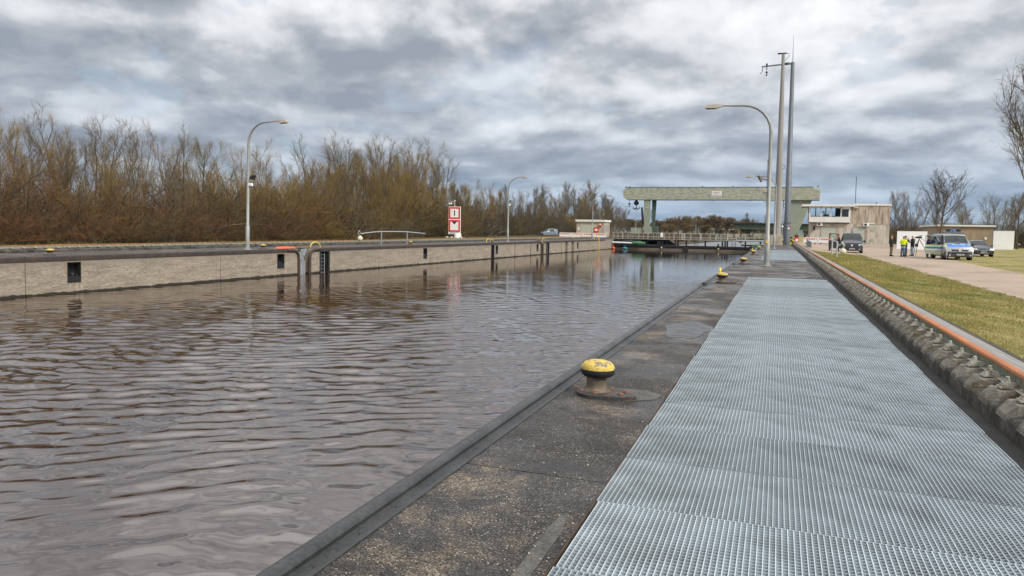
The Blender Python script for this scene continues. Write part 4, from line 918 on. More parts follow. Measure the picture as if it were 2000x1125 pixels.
# hut on the far bank
ht = thing('gate_hut', 'small flat roofed concrete hut with red sign at the far bank', 'hut', (-41.0, 165, 0))
t = M(); t.box(-3.9, 2.75, 0, 6.0, -.1, 3.65); t.build('wall', m_concl, ht)
t = M(); t.box(-4.1, 3.0, -.35, 6.3, 3.652, 4.15); t.build('roof', m_fascia, ht)
t = M(); t.box(-2.7, .5, -.05, -.001, 0, 2.8); t.box(-1.12, -1.08, -.06, -.051, 0, 2.8); t.build('door', m_door, ht)
for x in (.9,):
    t = M(); t.cbox((x, -.12, 1.75), (1.15, .1, 1.2)); s_ = t.build('red_sign', m_red, ht); t = M(); t.cbox((x, -.18, 1.75), (.7, .02, .35)); t.cbox((x, -.178, 1.95), (.18, .02, .25)); t.build('sign_mark', m_white, s_)
t = M(); t.cbox((1.9, -.2, 2.9), (.32, .3, .8)); t.build('signal_lamp', m_black, ht)
red_l = bpy.data.materials.new('lit red lamp'); red_l.use_nodes = True; _b = red_l.node_tree.nodes['Principled BSDF']; _b.inputs['Base Color'].default_value = (.8, .02, .02, 1); _b.inputs['Emission Color'].default_value = (1, .12, .08, 1); _b.inputs['Emission Strength'].default_value = 4
t = M(); t.sphere((1.9, -.36, 3.05), .16); t.build('red_light', red_l, ht)
t = M(); t.cbox((-3.35, -.05, 2.0), (.4, .05, .5)); t.build('wall_notice', m_white, ht)
for y in (1.7, 2.9, 4.1): t = M(); t.box(2.75, 2.80, y, y + .45, 1.3, 3.0); t.build('window', m_recess, ht)

# red and white site barriers
def barrier(x0, y, n, label, z=0.0):
    T = thing('site_barrier', label, 'barrier', (x0, y, z), 0, 'red and white site barriers')
    t = M(); W_ = n * .36
    t.box(0, W_, -.03, .03, .18, .98)
    for i in range(n): t.box(i * .36 + .02, i * .36 + .34, -.05, .05, .98, 1.06)
    t.build('panel', m_white, T)
    for i in range(n):
        if i in (0, n - 1): t = M(); t.box(i * .36 + .13, i * .36 + .23, -.045, -.032, .66, .9)
        else: t = M(); t.box(i * .36 + .06, i * .36 + .30, -.045, -.032, .66, .9)
        t.build('red_square', m_red, T)
    t = M(); t.box(.3, .5, -.4, .4, 0, .17); t.box(W_ - .5, W_ - .3, -.4, .4, 0, .17); t.build('foot', m_black, T)
barrier(3.95, 128, 6, 'red and white site barrier nearest the crane rail', .12)
barrier(6.15, 127, 6, 'red and white site barrier before the control building door', .12)
for i, lab in enumerate(('leftmost red and white barrier before the far hut', 'second red and white barrier before the far hut', 'third red and white barrier before the far hut', 'rightmost red and white barrier before the far hut')):
    barrier(-44.6 + i * 2.55, 150.0 + (i % 2) * .2, 7, lab, .02)
# barrier boom post with warning boards by the mast
T = thing('barrier_post', 'upright red and white boom post with striped yellow feet', 'barrier post', (1.65, 121.5, 0))
t = M(); t.tube([(0, 0, 0), (0, 0, .95)], .16, 8); t.tube([(0, 0, 0), (0, 0, 2.0)], .12, 8); t.build('post', m_white, T)
t = M(); t.tube([(0, 0, 2.0), (0, 0, 3.4)], .17, 8); t.build('boom', m_red, T)
t = M(); t.sphere((0, 0, 3.5), .12); t.build('lamp', m_white, T)
m_stripe = bpy.data.materials.new('warning stripes'); m_stripe.use_nodes = True
_t = m_stripe.node_tree; _n = _t.nodes; _tc = _n.new('ShaderNodeTexCoord'); _w = _n.new('ShaderNodeTexWave'); _w.bands_direction = 'DIAGONAL'; _w.inputs['Scale'].default_value = .9; _t.links.new(_tc.outputs['Object'], _w.inputs[0])
_r = _n.new('ShaderNodeValToRGB'); _r.color_ramp.interpolation = 'CONSTANT'; _r.color_ramp.elements[0].color = (.02, .02, .02, 1); _r.color_ramp.elements[1].color = (.75, .55, .05, 1); _r.color_ramp.elements[1].position = .5
_t.links.new(_w.outputs['Fac'], _r.inputs[0]); _t.links.new(_r.outputs[0], _n['Principled BSDF'].inputs['Base Color'])
for x in (-.75, .5): t = M(); t.box(x - .3, x + .3, -.2, -.12, 0, .95); t.build('striped_board', m_stripe, T)
t = M(); t.lathe([(.4, 0), (.35, .1), (.3, .1), (.3, .12)], (0, 0, 0), 10); t.build('foot', m_yelc, T)
T = thing('traffic_post', 'stubby red and white marker post right of the boom post', 'marker post', (2.75, 125, .1), 0)
t = M(); t.lathe([(.24, 0), (.24, .40)], (0, 0, 0), 12); t.lathe([(.24, .8), (.24, 1.15)], (0, 0, 0), 12); t.build('red_bands', m_red, T)
t = M(); t.lathe([(.235, .40), (.235, .8)], (0, 0, 0), 12); t.build('white_band', m_white, T)
T = thing('steel_trough', 'grey steel sheet guard standing beside the crane rail', 'steel guard', (3.55, 0, 0))
t = M(); t.prism([(88, .1), (88, .85), (101, 1.0), (101, .1)], 3.0 - 3.05, 3.0 - 2.95, 'x'); t.build('sheet', pm('green grey sheet', (.22, .25, .235), .6, .2), T)
t = M(); t.tube([(1.0 - 1.2, 119, 3.3), (1.0 - 1.2, 119, 2.2)], .05, 6)
T2 = thing('signal_horn_post', 'thin post with white lamps beside the steel mast', 'signal post', (.55, 119, 0))
t = M(); t.tube([(0, 0, 0), (0, 0, 5.5)], .06, 6); t.build('post', m_galv2, T2)
t = M(); t.sphere((0, -.1, 2.8), .17); t.sphere((.9, -.1, 2.5), .15); t.build('lamps', m_white, T2)
t = M(); t.sphere((-.35, -.1, 1.95), .18); t.build('orange_lamp', pm('orange lamp', (.8, .25, .05), .5), T2)

# distant green road bridge
br = thing('road_bridge', 'long dark green girder bridge far behind the gantry', 'bridge', (0, 330, 0))
t = M(); t.box(-18.5, 34, 0, 8, 3.2, 5.4); t.build('girder', pm('bridge green', (.075, .115, .07), .6, var=.2, scale=.3), br)
t = M(); t.box(-20, 34, -1.2, 9, 5.42, 5.9); t.build('deck', m_black, br)
t = M(); t.box(-20.5, -16, .3, 8, -1, 3.19); t.box(30, 34, .3, 8, -1, 3.19); t.build('abutment', m_concl, br)
# picnic bench on the far bank
T = thing('bench', 'small grey bench on the far bank left of the silver van', 'bench', (-57.5, 150, .06), R(10))
t = M(); t.box(-1.3, 1.3, -.2, .2, .70, .76); t.build('seat', m_concl, T)
for x in (-.9, .9): t = M(); t.box(x - .1, x + .1, -.25, .25, 0, .70); t.build('leg', m_concl, T)
# ================================================================ vehicles
m_tyre = pm('tyre', (.012, .012, .012), .8, var=.2); m_rim = pm('wheel rim', (.35, .35, .36), .35, .6, var=.1)
m_lampg = pm('headlight glass', (.62, .64, .62), .15, .1, var=.15, scale=12); m_plate = pm('plate white', (.72, .73, .70), .5, var=.02); m_pblue = pm('plate blue', (.02, .06, .30), .5)
m_bump = pm('grey bumper plastic', (.055, .057, .06), .6, var=.1); m_wind = pm('windscreen', (.045, .055, .055), .06, .0, var=.5, scale=1.5, ior=1.35)
m_chrome = pm('chrome', (.7, .7, .7), .15, .9, var=.02)
def ring(st):
    y, w, zb, zbelt, wt, zt, cr = st
    R_ = [(w * .88, zb), (w * .985, zb + .10), (w, zb + .30), (w * .99, zbelt), (wt, zt - .05), (wt - .07, zt), (0.0, zt + cr)]
    full = R_ + [(-x, z) for x, z in R_[-2::-1]]
    return [(x, y, z) for x, z in full]
def loft(sts):
    rs_ = [ring(s) for s in sts]; t = M(); k = len(rs_[0]); vs = [p for r in rs_ for p in r]
    fs = [(i * k + j, i * k + (j + 1) % k, (i + 1) * k + (j + 1) % k, (i + 1) * k + j) for i in range(len(rs_) - 1) for j in range(k)]
    fs += [tuple(range(k))[::-1], tuple(range((len(rs_) - 1) * k, len(rs_) * k))]
    t.add(vs, fs); return t, rs_
def patch(a, b, c, d, ins=(.06, .06, .06, .06), off=.008, m=0, t=None):
    # thin plate lying just proud of the quad a b c d; ins: shares trimmed at u0 u1 v0 v1
    a, b, c, d = map(Vector, (a, b, c, d)); n = (b - a).cross(d - a).normalized()
    def P(u, v): return (a * (1 - u) + b * u) * (1 - v) + (d * (1 - u) + c * u) * v
    q = [P(ins[0], ins[2]), P(1 - ins[1], ins[2]), P(1 - ins[1], 1 - ins[3]), P(ins[0], 1 - ins[3])]
    t = t or M(); lo = [p + n * .001 for p in q]; hi = [p + n * off for p in q]
    t.add(lo + hi, [(4, 5, 6, 7), (0, 1, 5, 4), (1, 2, 6, 5), (2, 3, 7, 6), (3, 0, 4, 7), (3, 2, 1, 0)], m); return t
def glaze(ra, rb, v0=.08, v1=.06):
    t = M()
    for k0, k1, u0, u1 in ((8, 7, .35, 0), (7, 6, 0, 0), (6, 5, 0, 0), (5, 4, 0, .35)): patch(ra[k0], ra[k1], rb[k1], rb[k0], (u0, u1, v0, v1), .008, t=t)
    return t
def wheel(T, x, y, r=.33, w_=.21):
    s = 1 if x > 0 else -1; t = M()
    t.tube([(x - s * w_, y, r), (x - s * (w_ - .03), y, r), (x - s * .03, y, r), (x, y, r)], [r * .93, r, r, r * .93], 20)
    o = t.build('wheel', m_tyre, T, smooth=40)
    t = M(); t.tube([(x - s * .01, y, r), (x + s * .006, y, r)], r * .62, 12)
    for k in range(5): a = 2 * math.pi * k / 5; t.tube([(x + s * .008, y + r * .1 * math.cos(a), r + r * .1 * math.sin(a)), (x + s * .010, y + r * .58 * math.cos(a), r + r * .58 * math.sin(a))], .03, 4)
    t.build('rim', m_rim, o)
def plate(T, y, z, x=0.0, rz=0):
    t = M(); t.box(x - .26, x + .26, y - .02, y, z - .055, z + .055); p = t.build('number_plate', m_plate, T)
    t = M(); t.box(x - .258, x - .215, y - .026, y - .0205, z - .05, z + .05); t.build('blue_band', m_pblue, p)
    t = M(); 
    for k, xx in enumerate((-.18, -.10, -.05, .05, .10, .15, .20)): t.box(x + xx - .018, x + xx + .018, y - .026, y - .0205, z - .035, z + .035)
    t.build('letters', m_ink, p)
VAN = [(0.0, .86, .30, .62, .78, .66, .01), (.05, .90, .24, .72, .84, .80, .02), (.14, .94, .22, .82, .86, .96, .03), (.32, .95, .22, .90, .85, 1.04, .04), (.85, .955, .22, 1.08, .80, 1.20, .05), (1.52, .955, .22, 1.12, .735, 1.86, .03), (1.75, .955, .22, 1.12, .75, 1.93, .03), (3.2, .955, .22, 1.12, .76, 1.95, .03), (4.65, .95, .26, 1.12, .75, 1.93, .03), (4.85, .92, .32, 1.10, .72, 1.82, .02)]
def van(loc, rz, body, label, name='van', police=False):
    T = thing(name, label, 'van', loc, rz)
    t, r = loft(VAN); t.build('body', body, T, smooth=28)
    g = M(); ws = m_wind
    # ring indices: 4 = (wt, zt-.05) 5 = top corner 6 = centre 7,8 mirrored
    glaze(r[4], r[5]).build('windscreen', ws, T)
    t = M()
    for s in (1, -1):
        for i in (0,):
            pass
    for i0, i1 in ((5, 6), (6, 7), (7, 8)):
        a, b, c, d = r[i0][3], r[i1][3], r[i1][4], r[i0][4]; patch(a, b, c, d, (.06, .04, .10, .12), .010).build('side_window', m_dglass, T)
        a, b, c, d = r[i1][9], r[i0][9], r[i0][8], r[i1][8]; patch(a, b, c, d, (.04, .06, .10, .12), .010).build('side_window', m_dglass, T)
    a, b, c = r[4][3], r[5][3], r[5][4]
    t = M(); t.hull([(.962, 1.15, 1.17), (.962, 1.5, 1.17), (.86, 1.5, 1.62), (.95, 1.15, 1.17), (.95, 1.5, 1.17), (.80, 1.5, 1.62)]); t.build('side_window', m_dglass, T)
    # bumper, grille, badge, lamps
    t = M(); t.hull([(x, y, z) for x in (-.955, .955) for y, z in ((.12, .24), (.10, .62), (.34, .24), (.34, .64))] + [(x, y, z) for x in (-.70, .70) for y, z in ((-.05, .27), (-.07, .50), (-.055, .64))]); bp = t.build('bumper', m_bump if police else body, T, smooth=30)
    t = M(); t.box(-.52, .52, -.085, -.06, .50, .56); t.box(-.6, .6, -.07, -.05, .26, .30); t.build('air_intake', m_black, bp)
    for s in (1, -1): t = M(); t.tube([(s * .66, -.075, .38), (s * .66, -.04, .38)], .05, 10); t.build('fog_lamp', m_lampg, bp)
    t = M(); t.hull([(x, y, z) for x, y, z in ((-.50, .0, .66), (.50, .0, .66), (-.58, .03, .80), (.58, .03, .80), (-.5, .1, .66), (.5, .1, .66), (-.58, .13, .80), (.58, .13, .80))]); gr = t.build('grille', m_black, T)
    t = M(); t.tube([(0, -.04, .745), (0, .01, .745)], .10, 16); t.build('badge', m_lampg, gr)
    for s in (1, -1):
        t = M(); t.hull([(s * x, y, z) for x, y, z in ((.56, -.0, .66), (.60, .02, .86), (.90, .07, .66), (.90, .12, .86), (.56, .15, .66), (.60, .15, .86), (.92, .3, .68), (.92, .3, .86))]); t.build('headlight', m_lampg, T, smooth=30)
        t = M(); t.hull([(s * x, y, z) for x, y, z in ((1.02, 1.15, 1.02), (1.22, 1.18, 1.04), (1.02, 1.15, 1.24), (1.20, 1.18, 1.22), (1.04, 1.27, 1.04), (1.18, 1.27, 1.06), (1.04, 1.27, 1.22), (1.16, 1.27, 1.20))]); t.tube([(s * .93, 1.2, 1.12), (s * 1.05, 1.2, 1.12)], .03, 6); t.build('wing_mirror', m_black, T)
        for y in (.88, 3.88): wheel(T, s * .93, y); 
    t = M()
    for s in (1, -1):
        for y in (.88, 3.88): t.tube([(s * .80, y, .33), (s * .958, y, .34)], .385, 20)
    t.build('wheel_arches', m_black, T)
    plate(T, -.075, .42)
    t = M(); t.tube([(-.6, .80, 1.165), (.1, .84, 1.22)], .012, 4); t.tube([(.0, .80, 1.165), (.65, .84, 1.21)], .012, 4); t.build('wipers', m_black, T)
    # open driver's side door on the camera's left and a black sheet standing for the shaded interior behind it
    t = M(); t.hull([(-.965, y, z) for y, z in ((1.0, .42), (1.02, 1.1), (1.5, 1.12), (2.05, 1.12), (2.05, .42))] + [(-.955, 1.0, .42), (-.955, 2.05, 1.12)]); t.hull([(-.80, 1.62, 1.84), (-.79, 2.05, 1.86), (-.965, 1.05, 1.12), (-.965, 2.05, 1.12), (-.93, 1.2, 1.14)]); t.build('doorway_shade', m_black, T)
    D_ = bpy.data.objects.new('door', None); 
    t = M(); prof_lo = [(0, .40), (0, 1.10), (1.10, 1.12), (1.10, .40)]
    if police:
        for z0, z1, mi in ((.40, .72, 0), (.72, .80, 1), (.80, .98, 2), (.98, 1.06, 1), (1.06, 1.12, 0)): t.box(0, 1.10, -.04, .03, z0, z1, mi)
        mats = [body, m_pyel, m_pblu]
    else: t.box(0, 1.10, -.04, .03, .40, 1.12, 0); mats = [body]
    t.prism([(0, 1.12), (.06, 1.12), (.42, 1.80), (.38, 1.85)], -.03, .02, 'y'); t.prism([(.38, 1.85), (.40, 1.79), (1.05, 1.82), (1.06, 1.88)], -.03, .02, 'y'); t.box(1.04, 1.10, -.03, .02, 1.12, 1.83)
    d = t.build('door', mats, T, loc=(-.97, 1.0, 0)); d.rotation_euler[2] = R(180 - 14)
    t = M(); t.hull([(.07, -.004, 1.122), (1.039, -.004, 1.122), (.41, -.004, 1.79), (1.039, -.004, 1.815), (.07, .0, 1.122), (1.039, .0, 1.122), (.41, .0, 1.79), (1.039, .0, 1.815)]); t.build('window', m_wglass, d)
    t = M(); t.hull([(.05, .04, 1.15), (.3, .05, 1.15), (.05, .05, 1.36), (.28, .06, 1.34), (.08, .13, 1.18), (.26, .13, 1.2), (.08, .13, 1.33), (.26, .13, 1.32)]); t.build('mirror', m_black, d)
    return T, r
m_vgrey = pm('dark grey van paint', (.048, .050, .058), .25, .25, var=.08, coat=.6); m_silver = pm('silver paint', (.42, .42, .41), .3, .35, var=.06, coat=.5)
m_pyel = pm('police yellow', (.70, .78, .08), .45, var=.03); m_pblu = pm('police blue', (.015, .17, .56), .35, var=.08, coat=.5)
gv, _r = van((6.62, 75.3, 0), R(-4), m_vgrey, 'dark grey van with an open side door and bags inside')
t = M(); t.box(-.06, .06, 1.9, 2.05, 1.95, 2.06); t.build('roof_aerial', m_black, gv)
pv, r = van((12.72, 61.6, 0), R(3), m_silver, 'silver blue and yellow police van with open door and roof light bar', name='police_van', police=True)
# bonnet in blue with yellow wedges, lettering, light bar
t = M()
for (i, j) in ((3, 4), (2, 3)):
    for (k0, k1) in ((7, 6), (6, 5)): patch(r[i][k0], r[i][k1], r[j][k1], r[j][k0], (0, 0, 0, 0), .007, t=t)
t.build('bonnet_panel', m_pblu, pv)
for k0, k1 in ((5, 4), (8, 7)):
    t = M()
    for (i, j) in ((3, 4), (2, 3)): patch(r[i][k0], r[i][k1], r[j][k1], r[j][k0], (0, 0, 0, 0), .007, t=t)
    t.build('bonnet_wedge', m_pyel, pv)
t = M(); t.hull([(-.16, .70, 1.21), (.16, .70, 1.21), (-.16, .80, 1.235), (.16, .80, 1.235), (-.16, .70, 1.235), (.16, .70, 1.235), (-.16, .80, 1.262), (.16, .80, 1.262)]); t.build('bonnet_scoop', m_black, pv)
text_mesh('POLIZEI', .25, m_white, pv, (0, .50, 1.152), (R(15), 0, 0), extrude=.006)
t = M(); t.bevbox((0, 2.0, 2.06), (1.40, .34, .14), .03); t.build('light_bar', pm('bar grey', (.12, .14, .16), .4), pv)
t = M(); t.lathe([(.12, 0), (.12, .12), (.08, .19), (.01, .2)], (.0, 1.95, 2.12), 12); t.build('blue_lamp', pm('blue lamp', (.01, .10, .55), .2, coat=.6), pv, smooth=True)
t = M()
for z0, z1, mi in ((.72, .80, 0), (.80, .98, 1), (.98, 1.06, 0)):
    for s in (1, -1): t.box(min(s * .958, s * .968), max(s * .958, s * .968), 2.1, 4.6, z0, z1, mi)
t.build('side_stripes', [m_pyel, m_pblu], pv)

CAR = [(0.0, .70, .30, .55, .62, .60, .01), (.06, .82, .22, .62, .72, .70, .02), (.20, .87, .19, .68, .74, .78, .03), (.9, .89, .18, .80, .70, .93, .04), (1.15, .89, .18, .86, .66, .98, .04), (1.85, .89, .18, .92, .55, 1.38, .03), (2.3, .89, .18, .93, .56, 1.44, .03), (3.6, .88, .20, .92, .55, 1.40, .03), (4.3, .86, .24, .90, .52, 1.02, .03), (4.45, .80, .32, .84, .50, .95, .01)]
def car(loc, rz, body, label, name='car', sts=CAR, cat='car', grp=None, wy=(.85, 3.45), Lsc=1):
    T = thing(name, label, cat, loc, rz, grp); t, r = loft(sts); t.build('body', body, T, smooth=28)
    glaze(r[4], r[5]).build('windscreen', m_wind, T)
    for i0, i1 in ((5, 6), (6, 7)):
        patch(r[i0][3], r[i1][3], r[i1][4], r[i0][4], (.05, .04, .10, .14), .010).build('side_window', m_dglass, T); patch(r[i1][9], r[i0][9], r[i0][8], r[i1][8], (.04, .05, .10, .14), .010).build('side_window', m_dglass, T)
    i0, i1 = 7, 8; patch(r[i0][8], r[i0][4], r[i1][4], r[i1][8], (.06, .06, .1, .15), .010).build('rear_window', m_dglass, T)
    for s in (1, -1):
        t = M(); t.hull([(s * .945, 1.5, .94), (s * .945, 1.83, .94), (s * .68, 1.83, 1.33), (s * .88, 1.3, .92), (s * .85, 1.83, .94), (s * .60, 1.83, 1.3)]) if False else None
        t = M(); t.hull([(s * x, y, z) for x, y, z in ((.50, -.02, .60), (.48, .05, .735), (.82, .04, .58), (.82, .13, .74), (.5, .2, .6), (.885, .36, .62), (.865, .36, .745), (.5, .24, .735))]); t.build('headlight', m_lampg, T, smooth=30)
        t = M(); t.hull([(s * x, y, z) for x, y, z in ((.92, 1.32, .92), (1.08, 1.34, .94), (.92, 1.32, 1.04), (1.06, 1.34, 1.04), (.93, 1.42, .93), (1.05, 1.42, .94), (.93, 1.42, 1.03), (1.04, 1.42, 1.02))]); t.build('wing_mirror', m_black, T)
        for y in wy: wheel(T, s * .87, y, .31, .2)
        t = M(); t.hull([(s * x, y, z) for x in (.5, .80) for y in (sts[-1][0] - .1, sts[-1][0] + .01) for z in (.62, .80)]); t.build('tail_light', m_red, T)
    t = M()
    for s in (1, -1):
        for y in wy: t.tube([(s * .78, y, .31), (s * .892, y, .32)], .355, 20)
    t.build('wheel_arches', m_black, T)
    t = M(); t.hull([(x, y, z) for x, y, z in ((-.48, -.03, .56), (.48, -.03, .56), (-.36, -.03, .26), (.36, -.03, .26), (-.48, .08, .56), (.48, .08, .56), (-.36, .08, .26), (.36, .08, .26))]); g = t.build('grille', m_black, T)
    t = M(); t.tube([(-.50, -.04, .585), (0, -.05, .565), (.50, -.04, .585)], .022, 6); t.tube([(-.5, -.03, .57), (-.38, -.04, .27), (.38, -.04, .27), (.5, -.03, .57)], .014, 6); t.build('grille_trim', m_chrome, g)
    plate(T, -.035, .40); return T
m_vdark = pm('dark blue grey paint', (.035, .042, .055), .22, .3, var=.08, coat=.7)
car((17.15, 74.2, 0), R(2), m_vdark, 'dark blue grey car parked right of the police van')
car((35.6, 134, 0), R(100), m_vdark, 'dark car half hidden behind the right white wall', grp='dark cars parked at the far right')
car((38.4, 128, 0), R(172), pm('black paint', (.02, .022, .028), .25, .3, coat=.6), 'dark car at the right edge beyond the tree trunk', grp='dark cars parked at the far right')
MPV = [(0.0, .72, .34, .60, .64, .66, .01), (.06, .84, .24, .72, .74, .80, .02), (.22, .88, .22, .80, .76, .94, .03), (.7, .90, .20, .95, .72, 1.05, .04), (.95, .90, .20, 1.02, .70, 1.14, .04), (1.75, .90, .20, 1.08, .62, 1.76, .03), (2.1, .90, .20, 1.10, .64, 1.84, .03), (3.3, .90, .22, 1.10, .64, 1.84, .03), (4.2, .88, .26, 1.06, .62, 1.78, .03), (4.4, .84, .34, 1.0, .60, 1.60, .01)]
car((-54.6, 168, .02), R(-38), pm('light blue grey paint', (.22, .26, .31), .25, .3, coat=.6), 'silver blue compact van parked on the far bank', name='compact_van', sts=MPV, cat='van')

# ================================================================ people
def skinned(name, pts, edges, radii, mat, parent, root=0, sub=1):
    me = bpy.data.meshes.new(name); me.from_pydata(pts, edges, []); o = bpy.data.objects.new(name, me); COL.objects.link(o)
    sk = o.modifiers.new('s', 'SKIN'); sk.use_smooth_shade = True
    for i, r_ in enumerate(radii): me.skin_vertices[0].data[i].radius = (r_, r_) if not isinstance(r_, tuple) else r_
    me.skin_vertices[0].data[root].use_root = True
    ss = o.modifiers.new('u', 'SUBSURF'); ss.levels = sub; ss.render_levels = sub
    dg = bpy.context.evaluated_depsgraph_get(); m2 = bpy.data.meshes.new_from_object(o.evaluated_get(dg)); o.modifiers.clear(); o.data = m2; m2.name = name
    bpy.data.meshes.remove(me); m2.materials.clear(); m2.materials.append(mat); o.parent = parent; return o
m_skin = pm('skin', (.48, .27, .19), .55, var=.08, scale=8)
def cloth(c, n='cloth'): return pm(n, c, .85, var=.18, scale=6)
def person(loc, rz, h, label, jacket, trousers, pose='stand', hair=None, cap=None, vest=None, bag=None, sit=False, extra=None, shoes=(.012, .011, .010), bald=False, lean=0.0):
    T = thing('person', label, 'person', loc, R(rz)); T.scale = (h / 1.76,) * 3
    # local frame: the person faces -y
    E_, Wp = {'stand': (((.27, .02, 1.15), (-.27, .02, 1.15)), ((.25, -.10, .92), (-.25, -.10, .92))),
              'pockets': (((.31, .06, 1.16), (-.31, .06, 1.16)), ((.22, -.10, .98), (-.22, -.10, .98))),
              'hold': (((.27, -.02, 1.16), (-.27, -.02, 1.16)), ((.14, -.28, 1.20), (-.12, -.28, 1.18))),
              'camera': (((.27, -.14, 1.24), (-.27, -.14, 1.24)), ((.10, -.24, 1.50), (-.10, -.24, 1.50)))}[pose]
    P = []; Ed = []; Rd = []
    def v(p, r_, par=None):
        P.append(p); Rd.append(r_); 
        if par is not None: Ed.append((par, len(P) - 1))
        return len(P) - 1
    def ln(z): return -lean * max(0, z - .95)
    pel = v((0, 0, .95), (.15, .105)); ab = v((0, ln(1.12), 1.12), (.135, .10), pel); ch = v((0, ln(1.34), 1.34), (.165, .115), ab); nk = v((0, ln(1.47), 1.47), .062, ch); hd = v((0, ln(1.55) - .01, 1.56), (.075, .085), nk); ht_ = v((0, ln(1.66) - .005, 1.67), (.078, .092), hd); v((0, ln(1.73), 1.735), (.05, .06), ht_)
    foot = []
    for s, (el, wr) in zip((1, -1), zip(E_, Wp)):
        sh = v((s * .18, ln(1.41), 1.41), .065, ch); e = v((el[0], el[1] + ln(el[2]), el[2]), .045, sh); w_ = v((wr[0], wr[1] + ln(wr[2]), wr[2]), .030, e)
        d = (Vector(P[w_]) - Vector(P[e])).normalized(); side = Vector((-s, 0, 0)); pm_ = v(tuple(Vector(P[w_]) + d * .07), (.036, .020), w_)
        for k, (o_, L_) in enumerate(((-.030, .070), (-.010, .082), (.010, .076), (.028, .060))):
            b0 = Vector(P[pm_]) + d * .02 + Vector((0, 1, 0)).cross(d) * o_; m1 = v(tuple(b0 + d * L_ * .5), .009, pm_); v(tuple(b0 + d * L_ + side * .02), .008, m1)
        tb = v(tuple(Vector(P[w_]) + d * .04 + side * .035), .010, w_); v(tuple(Vector(P[w_]) + d * .085 + side * .045), .009, tb)
        if sit: kn = v((s * .12, -.45, .95), .065, pel); an = v((s * .12, -.50, .52), .042, kn)
        else: kn = v((s * .11, -.02 if s > 0 else .0, .50), .062, pel); an = v((s * .125, .02, .09), .042, kn)
        tip = Vector(P[an]); v((tip[0] + s * .015, tip[1] - .15, tip[2] - .05), .034, an); foot.append((kn, an))
    body = skinned('body', P, Ed, Rd, m_skin, T)
    # face
    t = M(); hy = ln(1.62) - .095; t.hull([(0, hy - .022, 1.60), (-.016, hy, 1.595), (.016, hy, 1.595), (0, hy + .0, 1.645)]); 
    for s in (1, -1): t.sphere((s * .082, ln(1.62) + .0, 1.62), (.012, .025, .034), n=8)
    t.build('nose_and_ears', m_skin, T)
    t = M(); [t.sphere((s * .032, hy + .004, 1.645), (.012, .008, .008), n=8) for s in (1, -1)]; t.box(-.024, .024, hy - .004, hy + .01, 1.563, 1.570); t.build('eyes_and_mouth', m_ink, T)
    if hair:
        t = M(); t.sphere((0, ln(1.67) + .018, 1.672), (.088, .10, .092), n=14); t.build('hair', cloth(hair), T, smooth=True)
    if cap:
        t = M(); t.sphere((0, ln(1.69) + .005, 1.70), (.095, .11, .075), n=14); t.hull([(-.07, ln(1.7) - .08, 1.70), (.07, ln(1.7) - .08, 1.70), (-.05, ln(1.7) - .17, 1.685), (.05, ln(1.7) - .17, 1.685), (0, ln(1.7) - .18, 1.69), (0, ln(1.7) - .08, 1.72)]); t.build('cap', cloth(cap), T, smooth=True)
    # jacket
    JP = [(0, 0, .74), (0, ln(1.0), 1.0), (0, ln(1.34), 1.34), (0, ln(1.46), 1.46)]; JE = [(0, 1), (1, 2), (2, 3)]; JR = [(.20, .155), (.195, .15), (.21, .155), (.09, .09)]
    for s, (el, wr) in zip((1, -1), zip(E_, Wp)):
        i = len(JP); JP += [(s * .20, ln(1.40), 1.40), (el[0], el[1] + ln(el[2]), el[2]), (wr[0], wr[1] + ln(wr[2]), wr[2])]; JE += [(2, i), (i, i + 1), (i + 1, i + 2)]; JR += [.09, .066, .048]
    mj = cloth(jacket, 'jacket cloth'); skinned('jacket', JP, JE, JR, mj, T, root=1)
    if vest:
        t = M(); t.lathe([(.20, 0), (.215, .06), (.20, .12)], (0, ln(1.0), vest[1]), 20, sq=(1, .80)); t.build('reflective_band', cloth(vest[0]), T)
    TP = [(0, 0, 1.10), (0, 0, .88)]; TE = [(0, 1)]; TR = [(.165, .13), (.165, .135)]
    for s in (1, -1):
        i = len(TP)
        if sit: TP += [(s * .12, -.44, .93), (s * .12, -.50, .56)]
        else: TP += [(s * .11, -.01, .50), (s * .125, .015, .12)]
        TE += [(1, i), (i, i + 1)]; TR += [.092, .078]
    skinned('trousers', TP, TE, TR, cloth(trousers, 'trouser cloth'), T, root=0)
    for s in (1, -1):
        t = M(); bx, by, bz = s * .13, (.02 if not sit else -.5), (0 if not sit else .42)
        t.hull([(bx + a, by + b, bz + c) for a, b, c in ((-.045, .08, 0), (.045, .08, 0), (-.055, -.14, 0), (.055, -.14, 0), (-.03, -.21, 0), (.03, -.21, 0), (-.04, .07, .13), (.04, .07, .13), (-.045, -.04, .12), (.045, -.04, .12), (-.035, -.19, .05), (.035, -.19, .05))]); t.build('shoe', cloth(shoes), T, smooth=40)
    return T
blk = (.013, .013, .015)
person((9.0, 67.9, 0), 70, 1.80, 'man in black jacket and khaki trousers standing alone before the concrete building', blk, (.20, .17, .11), 'pockets', hair=(.16, .09, .06))
person((9.78, 67.2, 0), 150, 1.72, 'person in bright yellow jacket and blue jeans with back to the camera', (.72, .80, .02), (.10, .17, .27), 'hold', hair=(.22, .17, .12), vest=((.03, .06, .25), .90), lean=.12)
person((10.18, 68.9, 0), 120, 1.74, 'person in dark clothes and cap half hidden behind the yellow jacket', blk, blk, 'camera', cap=(.03, .03, .05))
person((10.98, 70.6, 0), -75, 1.80, 'man in black jacket and pale jeans beside the camera tripod', blk, (.26, .33, .42), 'hold')
